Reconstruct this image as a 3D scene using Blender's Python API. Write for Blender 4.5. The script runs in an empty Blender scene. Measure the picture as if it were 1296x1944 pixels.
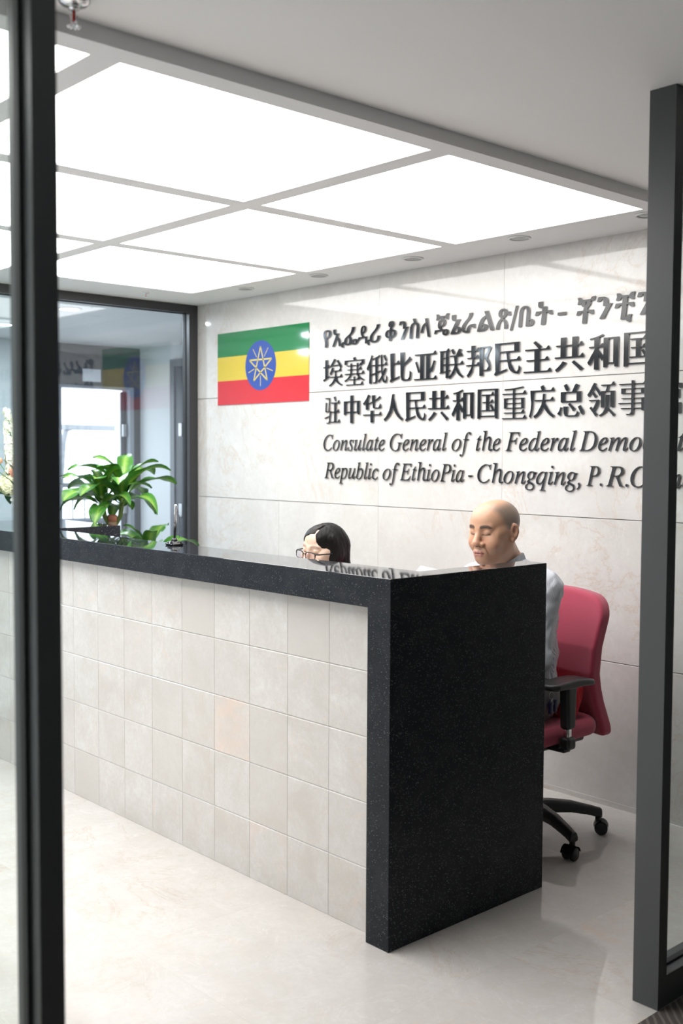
import bpy, bmesh, math, random
import numpy as np
from mathutils import Matrix, Vector

random.seed(7)
rng = np.random.default_rng(7)
sc = bpy.context.scene
PI = math.pi

# ------------------------------------------------------------------ camera
CAM = (3.6433, -3.8706, 1.4801)
F_PX, YAW, PITCH, ROLL = 2058.1652, 0.8326, -0.0536, 0.0046
cd = bpy.data.cameras.new('camera')
cam = bpy.data.objects.new('camera', cd)
sc.collection.objects.link(cam)
fw = Vector((-math.sin(YAW) * math.cos(PITCH), math.cos(YAW) * math.cos(PITCH), math.sin(PITCH)))
rt = fw.cross(Vector((0, 0, 1))).normalized()
up = rt.cross(fw)
r2 = rt * math.cos(ROLL) + up * math.sin(ROLL)
u2 = up * math.cos(ROLL) - rt * math.sin(ROLL)
M = Matrix((r2, u2, -fw)).transposed().to_4x4()
M.translation = CAM
cam.matrix_world = M
cd.sensor_fit = 'VERTICAL'
cd.sensor_height = 36
cd.lens = F_PX / 1944 * 36
cd.clip_start = 0.05
cd.dof.use_dof = True
cd.dof.focus_distance = 3.9
cd.dof.aperture_fstop = 3.2
sc.camera = cam

# ------------------------------------------------------------------ world, exposure
w = bpy.data.worlds.new('sky')
sc.world = w
w.use_nodes = True
bg = w.node_tree.nodes['Background']
bg.inputs[0].default_value = (0.93, 0.97, 1.0, 1)
bg.inputs[1].default_value = 2.4
PANEL_E = 3.6          # light panels of the ceiling
DOWNLIGHT_W = 12.0      # each lit downlight in the room behind the glass wall
sc.view_settings.view_transform = 'Standard'
sc.view_settings.look = 'None'
sc.view_settings.exposure = 0.84
sc.view_settings.gamma = 1.0
sc.view_settings.use_curve_mapping = False
try:
    sc.cycles.use_denoising = True
    sc.cycles.max_bounces = 10
    sc.cycles.transparent_max_bounces = 16
    sc.cycles.caustics_reflective = False
except Exception:
    pass

# ------------------------------------------------------------------ measures of the room
ZC, ZF = 2.386, 2.4262          # lit ceiling, plain ceiling nearer the entrance
XL, XF = -1.935, 1.4652         # glass wall, edge of the lit ceiling
XP0, XP1 = 2.0546, 2.1316       # entrance partition, back and front
YC, XC, HC = -1.6484, 1.415, 1.1157
CB = -1.425                     # back edge of the counter's bar top
XE = -1.13                      # inner face of the counter's other end

# ------------------------------------------------------------------ helpers
def link(o, parent=None):
    sc.collection.objects.link(o)
    if parent is not None:
        o.parent = parent
    return o

def tag(o, label=None, cat=None, group=None, kind=None):
    if label: o['label'] = label
    if cat: o['category'] = cat
    if group: o['group'] = group
    if kind: o['kind'] = kind
    return o

def thing(name, label, cat, loc=(0, 0, 0), rz=0.0, group=None):
    o = bpy.data.objects.new(name, None)
    o.empty_display_size = 0.1
    link(o)
    o.location = loc
    o.rotation_euler = (0, 0, rz)
    return tag(o, label, cat, group)

def obj(name, bm, m, parent=None, smooth=False, mods=None):
    me = bpy.data.meshes.new(name)
    bm.to_mesh(me)
    bm.free()
    for x in (m if isinstance(m, (list, tuple)) else [m]):
        me.materials.append(x)
    if smooth:
        me.polygons.foreach_set('use_smooth', [True] * len(me.polygons))
    return link(bpy.data.objects.new(name, me), parent)

def struct(name, bm, m, parent=None, smooth=False):
    o = obj(name, bm, m, parent, smooth)
    if parent is None:
        o['kind'] = 'structure'
    return o

def box(bm, a, b, bev=0.0, seg=2, mat=0):
    x0, y0, z0 = (min(p, q) for p, q in zip(a, b))
    x1, y1, z1 = (max(p, q) for p, q in zip(a, b))
    t = bmesh.new()
    vs = [t.verts.new(p) for p in ((x0, y0, z0), (x1, y0, z0), (x1, y1, z0), (x0, y1, z0),
                                   (x0, y0, z1), (x1, y0, z1), (x1, y1, z1), (x0, y1, z1))]
    for f in ((3, 2, 1, 0), (4, 5, 6, 7), (0, 1, 5, 4), (1, 2, 6, 5), (2, 3, 7, 6), (3, 0, 4, 7)):
        t.faces.new([vs[i] for i in f]).material_index = mat
    if bev > 0:
        bmesh.ops.bevel(t, geom=list(t.edges), offset=bev, segments=seg, affect='EDGES', profile=0.5)
        for f in t.faces:
            f.material_index = mat
    merge(bm, t)
    return bm

def merge(bm, t, mtx=None):
    me = bpy.data.meshes.new('tmp')
    if mtx is not None:
        t.transform(mtx)
    t.to_mesh(me)
    t.free()
    bm.from_mesh(me)
    bpy.data.meshes.remove(me)

def nb(*boxes, bev=0.0):
    bm = bmesh.new()
    for a, b in boxes:
        box(bm, a, b, bev)
    return bm

def lathe(bm, prof, n=24, mtx=None, mat=0):
    t = bmesh.new()
    rings = []
    for r, z in prof:
        if r < 1e-6:
            rings.append([t.verts.new((0, 0, z))])
        else:
            rings.append([t.verts.new((r * math.cos(2 * PI * i / n), r * math.sin(2 * PI * i / n), z)) for i in range(n)])
    for A, B in zip(rings, rings[1:]):
        for i in range(n):
            j = (i + 1) % n
            if len(A) == 1 and len(B) == 1: continue
            if len(A) == 1: f = t.faces.new((A[0], B[j], B[i]))
            elif len(B) == 1: f = t.faces.new((A[i], A[j], B[0]))
            else: f = t.faces.new((A[i], A[j], B[j], B[i]))
            f.material_index = mat
    bmesh.ops.recalc_face_normals(t, faces=list(t.faces))
    merge(bm, t, mtx)
    return bm

def tube(bm, pts, r, n=10, cap=True, mat=0):
    t = bmesh.new()
    pts = [Vector(p) for p in pts]
    rs = r if isinstance(r, (list, tuple)) else [r] * len(pts)
    rings = []
    prev = None
    for i, p in enumerate(pts):
        d = (pts[min(i + 1, len(pts) - 1)] - pts[max(i - 1, 0)]).normalized()
        if prev is None:
            a = d.orthogonal().normalized()
        else:
            a = (prev - d * prev.dot(d)).normalized()
        prev = a
        b = d.cross(a)
        rings.append([t.verts.new(p + (a * math.cos(2 * PI * k / n) + b * math.sin(2 * PI * k / n)) * rs[i]) for k in range(n)])
    for A, B in zip(rings, rings[1:]):
        for k in range(n):
            t.faces.new((A[k], A[(k + 1) % n], B[(k + 1) % n], B[k])).material_index = mat
    if cap:
        t.faces.new(rings[0][::-1]).material_index = mat
        t.faces.new(rings[-1]).material_index = mat
    merge(bm, t)
    return bm

# ------------------------------------------------------------------ materials
def mat(name, col=(0.5, 0.5, 0.5), rough=0.5, metal=0.0, **kw):
    m = bpy.data.materials.new(name)
    m.use_nodes = True
    p = m.node_tree.nodes['Principled BSDF']
    p.inputs['Base Color'].default_value = (*col, 1)
    p.inputs['Roughness'].default_value = rough
    p.inputs['Metallic'].default_value = metal
    for k, v in kw.items():
        p.inputs[k.replace('_', ' ')].default_value = v
    return m

class NT:
    def __init__(s, m):
        s.t = m.node_tree; s.p = s.t.nodes['Principled BSDF']
        s.out = s.t.nodes['Material Output']
    def n(s, typ, **kw):
        nd = s.t.nodes.new(typ)
        for k, v in kw.items():
            if k.startswith('i_'):
                key = k[2:]
                nd.inputs[int(key) if key.isdigit() else key.replace('_', ' ')].default_value = v
            else:
                setattr(nd, k, v)
        return nd
    def l(s, a, b): s.t.links.new(a, b)
    def coord(s, kind='Object'): return s.n('ShaderNodeTexCoord').outputs[kind]
    def math(s, op, a, b=0.0, c=None):
        nd = s.n('ShaderNodeMath', operation=op)
        for i, v in enumerate((a, b, c)):
            if v is None: continue
            if isinstance(v, (int, float)): nd.inputs[i].default_value = v
            else: s.l(v, nd.inputs[i])
        return nd.outputs[0]
    def mix(s, f, a, b, blend='MIX'):
        nd = s.n('ShaderNodeMix', data_type='RGBA', blend_type=blend)
        for i, v in ((0, f), (6, a), (7, b)):
            if isinstance(v, (int, float)): nd.inputs[i].default_value = v
            elif isinstance(v, tuple): nd.inputs[i].default_value = (*v, 1) if len(v) == 3 else v
            else: s.l(v, nd.inputs[i])
        return nd.outputs[2]
    def ramp(s, fac, stops):
        nd = s.n('ShaderNodeValToRGB')
        e = nd.color_ramp.elements
        while len(e) < len(stops): e.new(0.5)
        for el, (pos, c) in zip(e, stops):
            el.position = pos
            el.color = (*c, 1) if isinstance(c, tuple) else (c, c, c, 1)
        s.l(fac, nd.inputs[0])
        return nd.outputs[0]
    def noise(s, vec, scale, detail=3, rough=0.5, dist=0.0):
        nd = s.n('ShaderNodeTexNoise', i_Scale=scale, i_Detail=detail, i_Roughness=rough, i_Distortion=dist)
        s.l(vec, nd.inputs['Vector'])
        return nd.outputs[0]
    def bump(s, h, strength=0.3, dist=0.002):
        nd = s.n('ShaderNodeBump', i_Strength=strength, i_Distance=dist)
        s.l(h, nd.inputs['Height'])
        s.l(nd.outputs[0], s.p.inputs['Normal'])

def marble(name, base, cloud, vein, pink, rough, vscale=1.0, tile=None, tile_amt=0.0, joints=None, one_pink=0.0, pink_amt=0.5, vein_amt=0.5):
    m = mat(name, base, rough)
    t = NT(m)
    co = t.coord()
    if tile:
        # every tile is cut from another part of the block
        (axu, u0, du), (axv, v0, dv) = tile
        sep = t.n('ShaderNodeSeparateXYZ'); t.l(co, sep.inputs[0])
        fu = t.math('FLOOR', t.math('DIVIDE', t.math('SUBTRACT', sep.outputs[axu], u0), du))
        fv = t.math('FLOOR', t.math('DIVIDE', t.math('SUBTRACT', sep.outputs[axv], v0), dv))
        cb = t.n('ShaderNodeCombineXYZ'); t.l(fu, cb.inputs[0]); t.l(fv, cb.inputs[1])
        wn = t.n('ShaderNodeTexWhiteNoise', noise_dimensions='3D'); t.l(cb.outputs[0], wn.inputs[0])
        sc_ = t.n('ShaderNodeVectorMath', operation='MULTIPLY_ADD')
        t.l(wn.outputs['Color'], sc_.inputs[0]); sc_.inputs[1].default_value = (7, 7, 7); t.l(co, sc_.inputs[2])
        co2 = sc_.outputs[0]
    else:
        co2 = co
    n1 = t.noise(co2, 2.6 * vscale, 6, 0.62, 0.6)
    n2 = t.noise(co2, 11 * vscale, 5, 0.6, 0.3)
    c = t.mix(t.ramp(n1, [(0.35, 0.0), (0.68, 1.0)]), base, cloud)
    c = t.mix(t.math('MULTIPLY', t.ramp(n2, [(0.42, 0.0), (0.72, 1.0)]), 0.45), c, cloud)
    n3 = t.noise(co2, 30 * vscale, 5, 0.7, 0.5)
    c = t.mix(t.math('MULTIPLY', t.ramp(n3, [(0.40, 0.0), (0.75, 1.0)]), 0.55), c, tuple(v * 0.93 for v in cloud))
    # thin veins
    nv = t.noise(co2, 1.7 * vscale, 7, 0.66, 0.9)
    v = t.math('ABSOLUTE', t.math('SUBTRACT', nv, 0.5))
    vm = t.ramp(v, [(0.0, 1.0), (0.007, 0.35), (0.02, 0.0)])
    gate = t.ramp(t.noise(co2, 1.1 * vscale, 2), [(0.47, 0.0), (0.6, 1.0)])
    c = t.mix(t.math('MULTIPLY', t.math('MULTIPLY', vm, gate), vein_amt), c, vein)
    pk = t.ramp(t.noise(co2, 3.1 * vscale, 6, 0.7, 1.2), [(0.6, 0.0), (0.72, 1.0)])
    c = t.mix(t.math('MULTIPLY', pk, pink_amt), c, pink)
    lt = t.math('ABSOLUTE', t.math('SUBTRACT', t.noise(co2, 2.3 * vscale, 5, 0.6, 1.4), 0.52))
    c = t.mix(t.math('MULTIPLY', t.ramp(lt, [(0.0, 1.0), (0.005, 0.0)]), 0.22), c, (0.78, 0.765, 0.745))
    if tile and tile_amt:
        c = t.mix(t.math('MULTIPLY', t.ramp(wn.outputs[0], [(0.55, 0.0), (1.0, 1.0)]), tile_amt), c, cloud)
        # one tile is cut from a pinkish vein
        one = t.math('MULTIPLY', t.math('COMPARE', fu, -2.0, 0.2), t.math('COMPARE', fv, 2.0, 0.2))
        pf = t.ramp(t.noise(co2, 7.0, 5, 0.65, 0.8), [(0.38, 0.15), (0.6, 1.0)])
        c = t.mix(t.math('MULTIPLY', t.math('MULTIPLY', one, pf), one_pink), c, pink)
    if joints:
        (axu, u0, du), (axv, v0, dv) = joints
        sep = t.n('ShaderNodeSeparateXYZ'); t.l(co, sep.inputs[0])
        ds = []
        for ax, o0, d in ((axu, u0, du), (axv, v0, dv)):
            q = t.math('DIVIDE', t.math('SUBTRACT', sep.outputs[ax], o0), d)
            q = t.math('ABSOLUTE', t.math('SUBTRACT', q, t.math('ROUND', q)))
            ds.append(t.math('MULTIPLY', q, d))
        jm = t.math('LESS_THAN', t.math('MINIMUM', ds[0], ds[1]), 0.0009)
        c = t.mix(t.math('MULTIPLY', jm, 0.4), c, (0.45, 0.41, 0.37))
    t.l(c, t.p.inputs['Base Color'])
    return m

M_wall = marble('wall_marble', (0.645, 0.634, 0.618), (0.555, 0.537, 0.515), (0.50, 0.375, 0.28), (0.58, 0.525, 0.475), 0.05,
                1.0, ((0, -1.949, 0.808), (2, 0.0129, 0.6)), 0.25, pink_amt=0.3)
M_floor = marble('floor_marble', (0.600, 0.577, 0.553), (0.525, 0.494, 0.465), (0.46, 0.33, 0.23), (0.61, 0.48, 0.385), 0.035,
                 1.25, ((0, 0.8785, 0.8), (1, -2.194, 0.8)), 0.15, ((0, 0.8785, 0.8), (1, -2.194, 0.8)), pink_amt=0.6, vein_amt=0.4)
M_tile = marble('counter_tile', (0.635, 0.622, 0.603), (0.525, 0.495, 0.46), (0.56, 0.47, 0.39), (0.66, 0.52, 0.44), 0.22,
                2.0, ((0, 0.8881, 0.2069), (2, 0.0, 0.2045)), 0.8, None, 0.7)
M_grout = mat('grout', (0.70, 0.68, 0.66), 0.8)

def granite(name, rough, spec):
    m = mat(name, (0.012, 0.013, 0.016), rough)
    m.node_tree.nodes['Principled BSDF'].inputs['Specular IOR Level'].default_value = spec
    t = NT(m)
    co = t.coord()
    c = (0.012, 0.014, 0.018)
    out = None
    for scale, th, sz, col in ((330, 0.925, 0.27, (0.36, 0.37, 0.39)), (560, 0.86, 0.34, (0.10, 0.105, 0.12))):
        v = t.n('ShaderNodeTexVoronoi', feature='F1', i_Scale=scale)
        t.l(co, v.inputs['Vector'])
        sp = t.n('ShaderNodeSeparateColor'); t.l(v.outputs['Color'], sp.inputs[0])
        k = t.math('MULTIPLY', t.math('GREATER_THAN', sp.outputs[0], th), t.math('LESS_THAN', v.outputs['Distance'], sz))
        c = t.mix(k, c, col)
    cl = t.noise(co, 14, 4)
    c = t.mix(t.math('MULTIPLY', t.ramp(cl, [(0.45, 0.0), (0.7, 1.0)]), 0.5), c, (0.03, 0.032, 0.037))
    t.l(c, t.p.inputs['Base Color'])
    return m
M_granite = [granite('honed_black_granite', 0.42, 0.16), granite('polished_black_granite', 0.03, 0.8)]

M_white = mat('white_paint', (0.70, 0.70, 0.70), 0.6)
M_ceil = mat('ceiling_paint', (0.80, 0.80, 0.805), 0.65)
M_ceil2 = mat('ceiling_paint_front', (0.92, 0.915, 0.91), 0.7)
M_rearwall = mat('pale_wall_paint', (0.66, 0.68, 0.69), 0.6)
M_darkwall = mat('dark_wall_panel', (0.075, 0.08, 0.095), 0.45)
M_corr = mat('corridor_wall_paint', (0.15, 0.15, 0.15), 0.8)
M_frame = mat('dark_grey_aluminium', (0.054, 0.058, 0.061), 0.38, 0.0)
M_frameb = mat('charcoal_aluminium', (0.035, 0.035, 0.038), 0.42)
M_gasket = mat('black_rubber', (0.008, 0.008, 0.009), 0.6)
M_chrome = mat('chrome', (0.75, 0.75, 0.76), 0.12, 1.0)
M_steel = mat('brushed_steel', (0.45, 0.45, 0.46), 0.3, 1.0)
M_black = mat('black_plastic', (0.014, 0.015, 0.016), 0.4)
M_blackg = mat('glossy_black_plastic', (0.008, 0.008, 0.009), 0.08)

def carpet():
    m = mat('carpet', (0.10, 0.085, 0.075), 0.95)
    t = NT(m); co = t.coord()
    wv = t.n('ShaderNodeTexWave', wave_type='BANDS', bands_direction='DIAGONAL', i_Scale=22, i_Distortion=1.5, i_Detail=2)
    t.l(co, wv.inputs['Vector'])
    n = t.noise(co, 300, 2)
    c = t.mix(t.ramp(wv.outputs[1], [(0.55, 0.0), (0.9, 1.0)]), (0.075, 0.062, 0.055), (0.18, 0.155, 0.135))
    c = t.mix(t.math('MULTIPLY', n, 0.5), c, (0.05, 0.045, 0.04))
    t.l(c, t.p.inputs['Base Color'])
    t.bump(n, 0.6, 0.004)
    return m
M_carpet = carpet()

def emit(name, col, e):
    m = bpy.data.materials.new(name)
    m.use_nodes = True
    nt = m.node_tree
    nt.nodes.remove(nt.nodes['Principled BSDF'])
    n = nt.nodes.new('ShaderNodeEmission')
    n.inputs[0].default_value = (*col, 1)
    n.inputs[1].default_value = e
    nt.links.new(n.outputs[0], nt.nodes['Material Output'].inputs[0])
    return m
M_panel = emit('lit_acrylic', (1.0, 0.985, 0.965), PANEL_E)
M_lamp = emit('lamp_lens', (0.97, 0.98, 1.0), 14.0)

def glass(name, tint, f0=0.045):
    m = bpy.data.materials.new(name)
    m.use_nodes = True
    nt = m.node_tree
    nt.nodes.remove(nt.nodes['Principled BSDF'])
    N = nt.nodes.new; L = nt.links.new
    tr = N('ShaderNodeBsdfTransparent'); tr.inputs[0].default_value = (*tint, 1)
    gl = N('ShaderNodeBsdfGlossy'); gl.inputs['Roughness'].default_value = 0.0
    geo = N('ShaderNodeNewGeometry')
    dt = N('ShaderNodeVectorMath'); dt.operation = 'DOT_PRODUCT'
    L(geo.outputs['Incoming'], dt.inputs[0]); L(geo.outputs['Normal'], dt.inputs[1])
    def mt(op, a, b):
        n = N('ShaderNodeMath'); n.operation = op
        for k, v in enumerate((a, b)):
            if isinstance(v, (int, float)): n.inputs[k].default_value = v
            else: L(v, n.inputs[k])
        return n.outputs[0]
    c = mt('ABSOLUTE', dt.outputs['Value'], 0.0)
    f = mt('ADD', mt('MULTIPLY', mt('POWER', mt('SUBTRACT', 1.0, c), 5.0), 1.0 - f0), f0)
    mx = N('ShaderNodeMixShader')
    L(f, mx.inputs[0]); L(tr.outputs[0], mx.inputs[1]); L(gl.outputs[0], mx.inputs[2])
    L(mx.outputs[0], nt.nodes['Material Output'].inputs[0])
    return m
M_glass = glass('clear_glass', (0.945, 0.975, 0.965))
M_glassr = glass('blue_tinted_glass', (0.84, 0.89, 0.925), 0.06)
M_lens = glass('spectacle_lens', (0.96, 0.94, 0.97), 0.03)

def polish_top(o):
    for f in o.data.polygons:
        f.material_index = 1 if f.normal.z > 0.9 else 0

# ------------------------------------------------------------------ signed-distance modelling (organic shapes)
def smin(a, b, k):
    if k <= 0: return np.minimum(a, b)
    h = np.clip(0.5 + 0.5 * (b - a) / k, 0, 1)
    return b * (1 - h) + a * h - k * h * (1 - h)

class Field:
    """a scalar field on a box grid (finer where asked); solids are blended into it"""
    def __init__(s, lo, hi, h, fine=None):
        s.ax = []
        for i in range(3):
            if fine:
                a, b, hf = fine[0][i], fine[1][i], fine[2]
                g = np.concatenate([np.arange(lo[i], a, h), np.arange(a, b, hf), np.arange(b, hi[i] + h, h)])
            else:
                g = np.arange(lo[i], hi[i] + h, h)
            s.ax.append(np.unique(g).astype(np.float32))
        s.D = np.full([len(a) for a in s.ax], 1.0, np.float32)
        s.R = np.eye(3); s.t = np.zeros(3); s.S = 1.0
    def frame(s, R=None, t=None, S=1.0):
        s.S = S
        s.R = np.eye(3) if R is None else np.array(R, float)
        s.t = np.zeros(3) if t is None else np.array(t, float)
    def _blk(s, c, rad):
        c = s.R @ np.array(c, float) * s.S + s.t; rad = rad * s.S
        sl = []
        for i in range(3):
            a = np.searchsorted(s.ax[i], c[i] - rad); b = np.searchsorted(s.ax[i], c[i] + rad)
            sl.append(slice(max(a - 1, 0), b + 1))
        X, Y, Z = np.meshgrid(*(s.ax[i][sl[i]] for i in range(3)), indexing='ij')
        P = np.stack([X, Y, Z], -1) - s.t.astype(np.float32)
        return tuple(sl), P @ s.R.astype(np.float32) / np.float32(s.S)
    def _put(s, sl, d, k, cut):
        if d.size == 0: return
        d = d * np.float32(s.S); k = k * s.S
        if cut: s.D[sl] = -smin(-s.D[sl], d, k)
        else: s.D[sl] = smin(s.D[sl], d, k)
    def ell(s, c, r, k=0.0, rot=None, cut=False):
        sl, p = s._blk(c, max(r) + k + 0.03)
        p = p - np.array(c, np.float32)
        if rot is not None: p = p @ np.array(rot, np.float32)
        r = np.array(r, np.float32)
        k0 = np.linalg.norm(p / r, axis=-1); k1 = np.linalg.norm(p / (r * r), axis=-1) + 1e-9
        s._put(sl, k0 * (k0 - 1) / k1, k, cut)
    def cone(s, a, b, ra, rb, k=0.0, cut=False):
        a = np.array(a, float); b = np.array(b, float)
        sl, p = s._blk((a + b) / 2, np.linalg.norm(b - a) / 2 + max(ra, rb) + k + 0.03)
        d = (b - a).astype(np.float32); q = p - a.astype(np.float32)
        h = np.clip((q @ d) / float(d @ d), 0, 1)
        s._put(sl, np.linalg.norm(q - h[..., None] * d, axis=-1) - (ra + (rb - ra) * h), k, cut)
    def path(s, pts, rs, k=0.0):
        for a, b, ra, rb in zip(pts, pts[1:], rs, rs[1:]):
            s.cone(a, b, ra, rb, k)
    def fn(s, f, c, rad, k=0.0, cut=False):
        sl, p = s._blk(c, rad)
        s._put(sl, f(p).astype(np.float32), k, cut)
    def noise(s, amp, scale, seed=0, axis_scale=(1, 1, 1)):
        """folds: a sum of a few sine waves in random directions"""
        r = np.random.default_rng(seed)
        X, Y, Z = np.meshgrid(*s.ax, indexing='ij', sparse=True)
        n = 0
        for i in range(9):
            d = r.normal(size=3) * np.array(axis_scale); d = d / np.linalg.norm(d) * scale * r.uniform(0.6, 1.7)
            n = n + np.sin(d[0] * X + d[1] * Y + d[2] * Z + r.uniform(0, 6.28) + 1.3 * np.sin(0.6 * (d[1] * X + d[2] * Y + d[0] * Z)))
        s.D += (amp * n / 3).astype(np.float32)
    def mesh(s):
        D = s.D
        neg = D < 0
        cs = [neg[i:neg.shape[0] - 1 + i, j:neg.shape[1] - 1 + j, k:neg.shape[2] - 1 + k] for i in (0, 1) for j in (0, 1) for k in (0, 1)]
        anyv = cs[0].copy(); allv = cs[0].copy()
        for c in cs[1:]:
            anyv |= c; allv &= c
        I = np.argwhere(anyv & ~allv)
        idx = np.full(anyv.shape, -1, np.int32)
        idx[I[:, 0], I[:, 1], I[:, 2]] = np.arange(len(I))
        acc = np.zeros((len(I), 3)); cnt = np.zeros(len(I))
        off = [(i, j, k) for i in (0, 1) for j in (0, 1) for k in (0, 1)]
        pos = [np.stack([s.ax[0][I[:, 0] + o[0]], s.ax[1][I[:, 1] + o[1]], s.ax[2][I[:, 2] + o[2]]], -1).astype(float) for o in off]
        val = [D[I[:, 0] + o[0], I[:, 1] + o[1], I[:, 2] + o[2]].astype(float) for o in off]
        for a in range(8):
            for b in range(a + 1, 8):
                if sum(abs(off[a][q] - off[b][q]) for q in range(3)) != 1: continue
                m = (val[a] < 0) != (val[b] < 0)
                t = np.where(m, val[a] / np.where(m, val[a] - val[b], 1), 0)
                acc += np.where(m[:, None], pos[a] + t[:, None] * (pos[b] - pos[a]), 0); cnt += m
        V = acc / cnt[:, None]
        quads = []
        for axis in range(3):
            sl0 = [slice(None)] * 3; sl1 = [slice(None)] * 3
            sl0[axis] = slice(0, -1); sl1[axis] = slice(1, None)
            A = neg[tuple(sl0)]; B = neg[tuple(sl1)]
            E = np.argwhere(A != B)
            o1, o2 = (axis + 1) % 3, (axis + 2) % 3
            ok = (E[:, o1] > 0) & (E[:, o2] > 0) & (E[:, o1] < D.shape[o1] - 1) & (E[:, o2] < D.shape[o2] - 1)
            E = E[ok]
            fl = A[E[:, 0], E[:, 1], E[:, 2]]
            q = []
            for d1, d2 in ((1, 1), (0, 1), (0, 0), (1, 0)):
                e = E.copy(); e[:, o1] -= d1; e[:, o2] -= d2
                q.append(idx[e[:, 0], e[:, 1], e[:, 2]])
            q = np.stack(q, -1)
            q[~fl] = q[~fl][:, ::-1]
            quads.append(q)
        return V, np.concatenate(quads)

def np_obj(name, V, Q, m, parent=None, smooth=True, mtx=None):
    me = bpy.data.meshes.new(name)
    me.vertices.add(len(V)); me.vertices.foreach_set('co', np.asarray(V, np.float32).ravel())
    me.loops.add(Q.size); me.loops.foreach_set('vertex_index', np.asarray(Q, np.int32).ravel())
    me.polygons.add(len(Q)); me.polygons.foreach_set('loop_start', np.arange(0, Q.size, 4, dtype=np.int32))
    me.polygons.foreach_set('loop_total', np.full(len(Q), 4, np.int32))
    me.update(calc_edges=True); me.validate()
    for x in (m if isinstance(m, (list, tuple)) else [m]):
        me.materials.append(x)
    if smooth:
        me.polygons.foreach_set('use_smooth', [True] * len(me.polygons))
    return link(bpy.data.objects.new(name, me), parent)

def vcol(o, name, arr):
    a = o.data.attributes.new(name, 'FLOAT_COLOR', 'POINT')
    c = np.ones((len(o.data.vertices), 4), np.float32); c[:, :3] = arr
    a.data.foreach_set('color', c.ravel())

def vfloat(o, name, arr):
    a = o.data.attributes.new(name, 'FLOAT', 'POINT')
    a.data.foreach_set('value', np.asarray(arr, np.float32))

def rotm(rx=0, ry=0, rz=0):
    return np.array((Matrix.Rotation(rz, 3, 'Z') @ Matrix.Rotation(rx, 3, 'X') @ Matrix.Rotation(ry, 3, 'Y')))

def rbox(p, c, b, r):
    q = np.abs(p - np.array(c, np.float32)) - (np.array(b, np.float32) - r)
    return np.linalg.norm(np.maximum(q, 0), axis=-1) + np.minimum(q.max(-1), 0) - r

#=================================================================== THE SETTING
# floors
struct('floor', nb(((XL - 0.04, -4.0, -0.1), (XP1, 0.0, 0.0))), M_floor)
struct('floor', nb(((XP1, -6.2, -0.1), (5.4, 0.0, -0.001))), M_carpet)
struct('floor', nb(((-4.6, -5.1, -0.1), (XL - 0.04, 1.24, 0.0))), mat('rear_floor', (0.55, 0.53, 0.51), 0.15))

# back wall of marble panels
def panels(bm, xs, zs, y, th, gap, bev, tilt):
    for i in range(len(xs) - 1):
        for k in range(len(zs) - 1):
            t = bmesh.new()
            box(t, (xs[i] + 0.0002, y, zs[k] + gap), (xs[i + 1] - 0.0002, y + th, zs[k + 1] - gap), bev, 1)
            c = Vector(((xs[i] + xs[i + 1]) / 2, y, (zs[k] + zs[k + 1]) / 2))
            R = Matrix.Rotation(random.uniform(-tilt, tilt), 4, 'X') @ Matrix.Rotation(random.uniform(-tilt, tilt), 4, 'Z')
            merge(bm, t, Matrix.Translation(c) @ R @ Matrix.Translation(-c))
bm = bmesh.new()
xs = [XL - 0.014 + 0.808 * i for i in range(6)] ; xs[0] = XL
zs = [0.0, 0.6129, 1.2129, 1.8129, 2.45]
panels(bm, xs, zs, 0.0, 0.03, 0.0016, 0.0009, 0.0012)
box(bm, (XL, 0.012, 0), (xs[-1], 0.12, 2.6), mat=1)
struct('wall_back', bm, [M_wall, M_grout])
struct('wall_back', nb(((xs[-1], 0.0, 0), (5.4, 0.12, 2.6))), M_corr)
struct('baseboard_back', nb(((XL + 0.02, -0.004, 0), (XP1 - 0.08, 0.0, 0.022))), M_wall)
struct('wall_left', nb(((XL - 0.1, -4.1, 0), (XP1, -4.0, 2.6))), M_rearwall)
struct('wall_right', nb(((5.4, -6.2, 0), (5.5, 0.1, 2.6))), M_corr)
struct('wall_front', nb(((XP1, -6.3, 0), (5.5, -6.2, 2.6))), M_corr)

# lit ceiling: perimeter and bars around the light panels
GX = [(1.3896, 0.4685), (0.3879, -0.5237), (-0.6025, -1.5241)]
GY = [(-0.3237, -1.3868), (-1.4661, -2.5235), (-2.600, -3.660)]
bm = bmesh.new()
zt = 2.47
xe = [XF, 1.3896, 0.4685, 0.3879, -0.5237, -0.6025, -1.5241, XL - 0.02]
ye = [0.0, -0.3237, -1.3868, -1.4661, -2.5235, -2.600, -3.660, -4.0]
for i in range(0, len(xe), 2):
    box(bm, (xe[i], ye[0], ZC), (xe[i + 1], ye[-1], zt))
for i in range(1, len(xe) - 1, 2):
    for j in range(0, len(ye), 2):
        box(bm, (xe[i], ye[j], ZC), (xe[i + 1], ye[j + 1], zt))
struct('ceiling', bm, M_ceil)
struct('ceiling', nb(((XF, -6.2, ZF), (5.4, 0.0, ZF + 0.1))), M_ceil2)
struct('ceiling', nb(((XL - 0.02, -4.0, ZC + 0.06), (XF, 0, ZC + 0.14))), M_white)

# the light panels
ROWN = ['in the row beside the marble wall', 'in the middle row', 'in the row farthest from the marble wall']
COLN = ['next to the plain white ceiling strip', 'in the middle of its row', 'next to the dark framed glass wall']
for j, (y0, y1) in enumerate(GY):
    for i, (x0, x1) in enumerate(GX):
        o = obj('ceiling_light_panel', nb(((x1, y1, ZC + 0.006), (x0, y0, ZC + 0.03))), M_panel)
        tag(o, 'glowing white square light panel %s, %s' % (ROWN[j], COLN[i]), 'ceiling light', 'glowing ceiling light panels')

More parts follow.
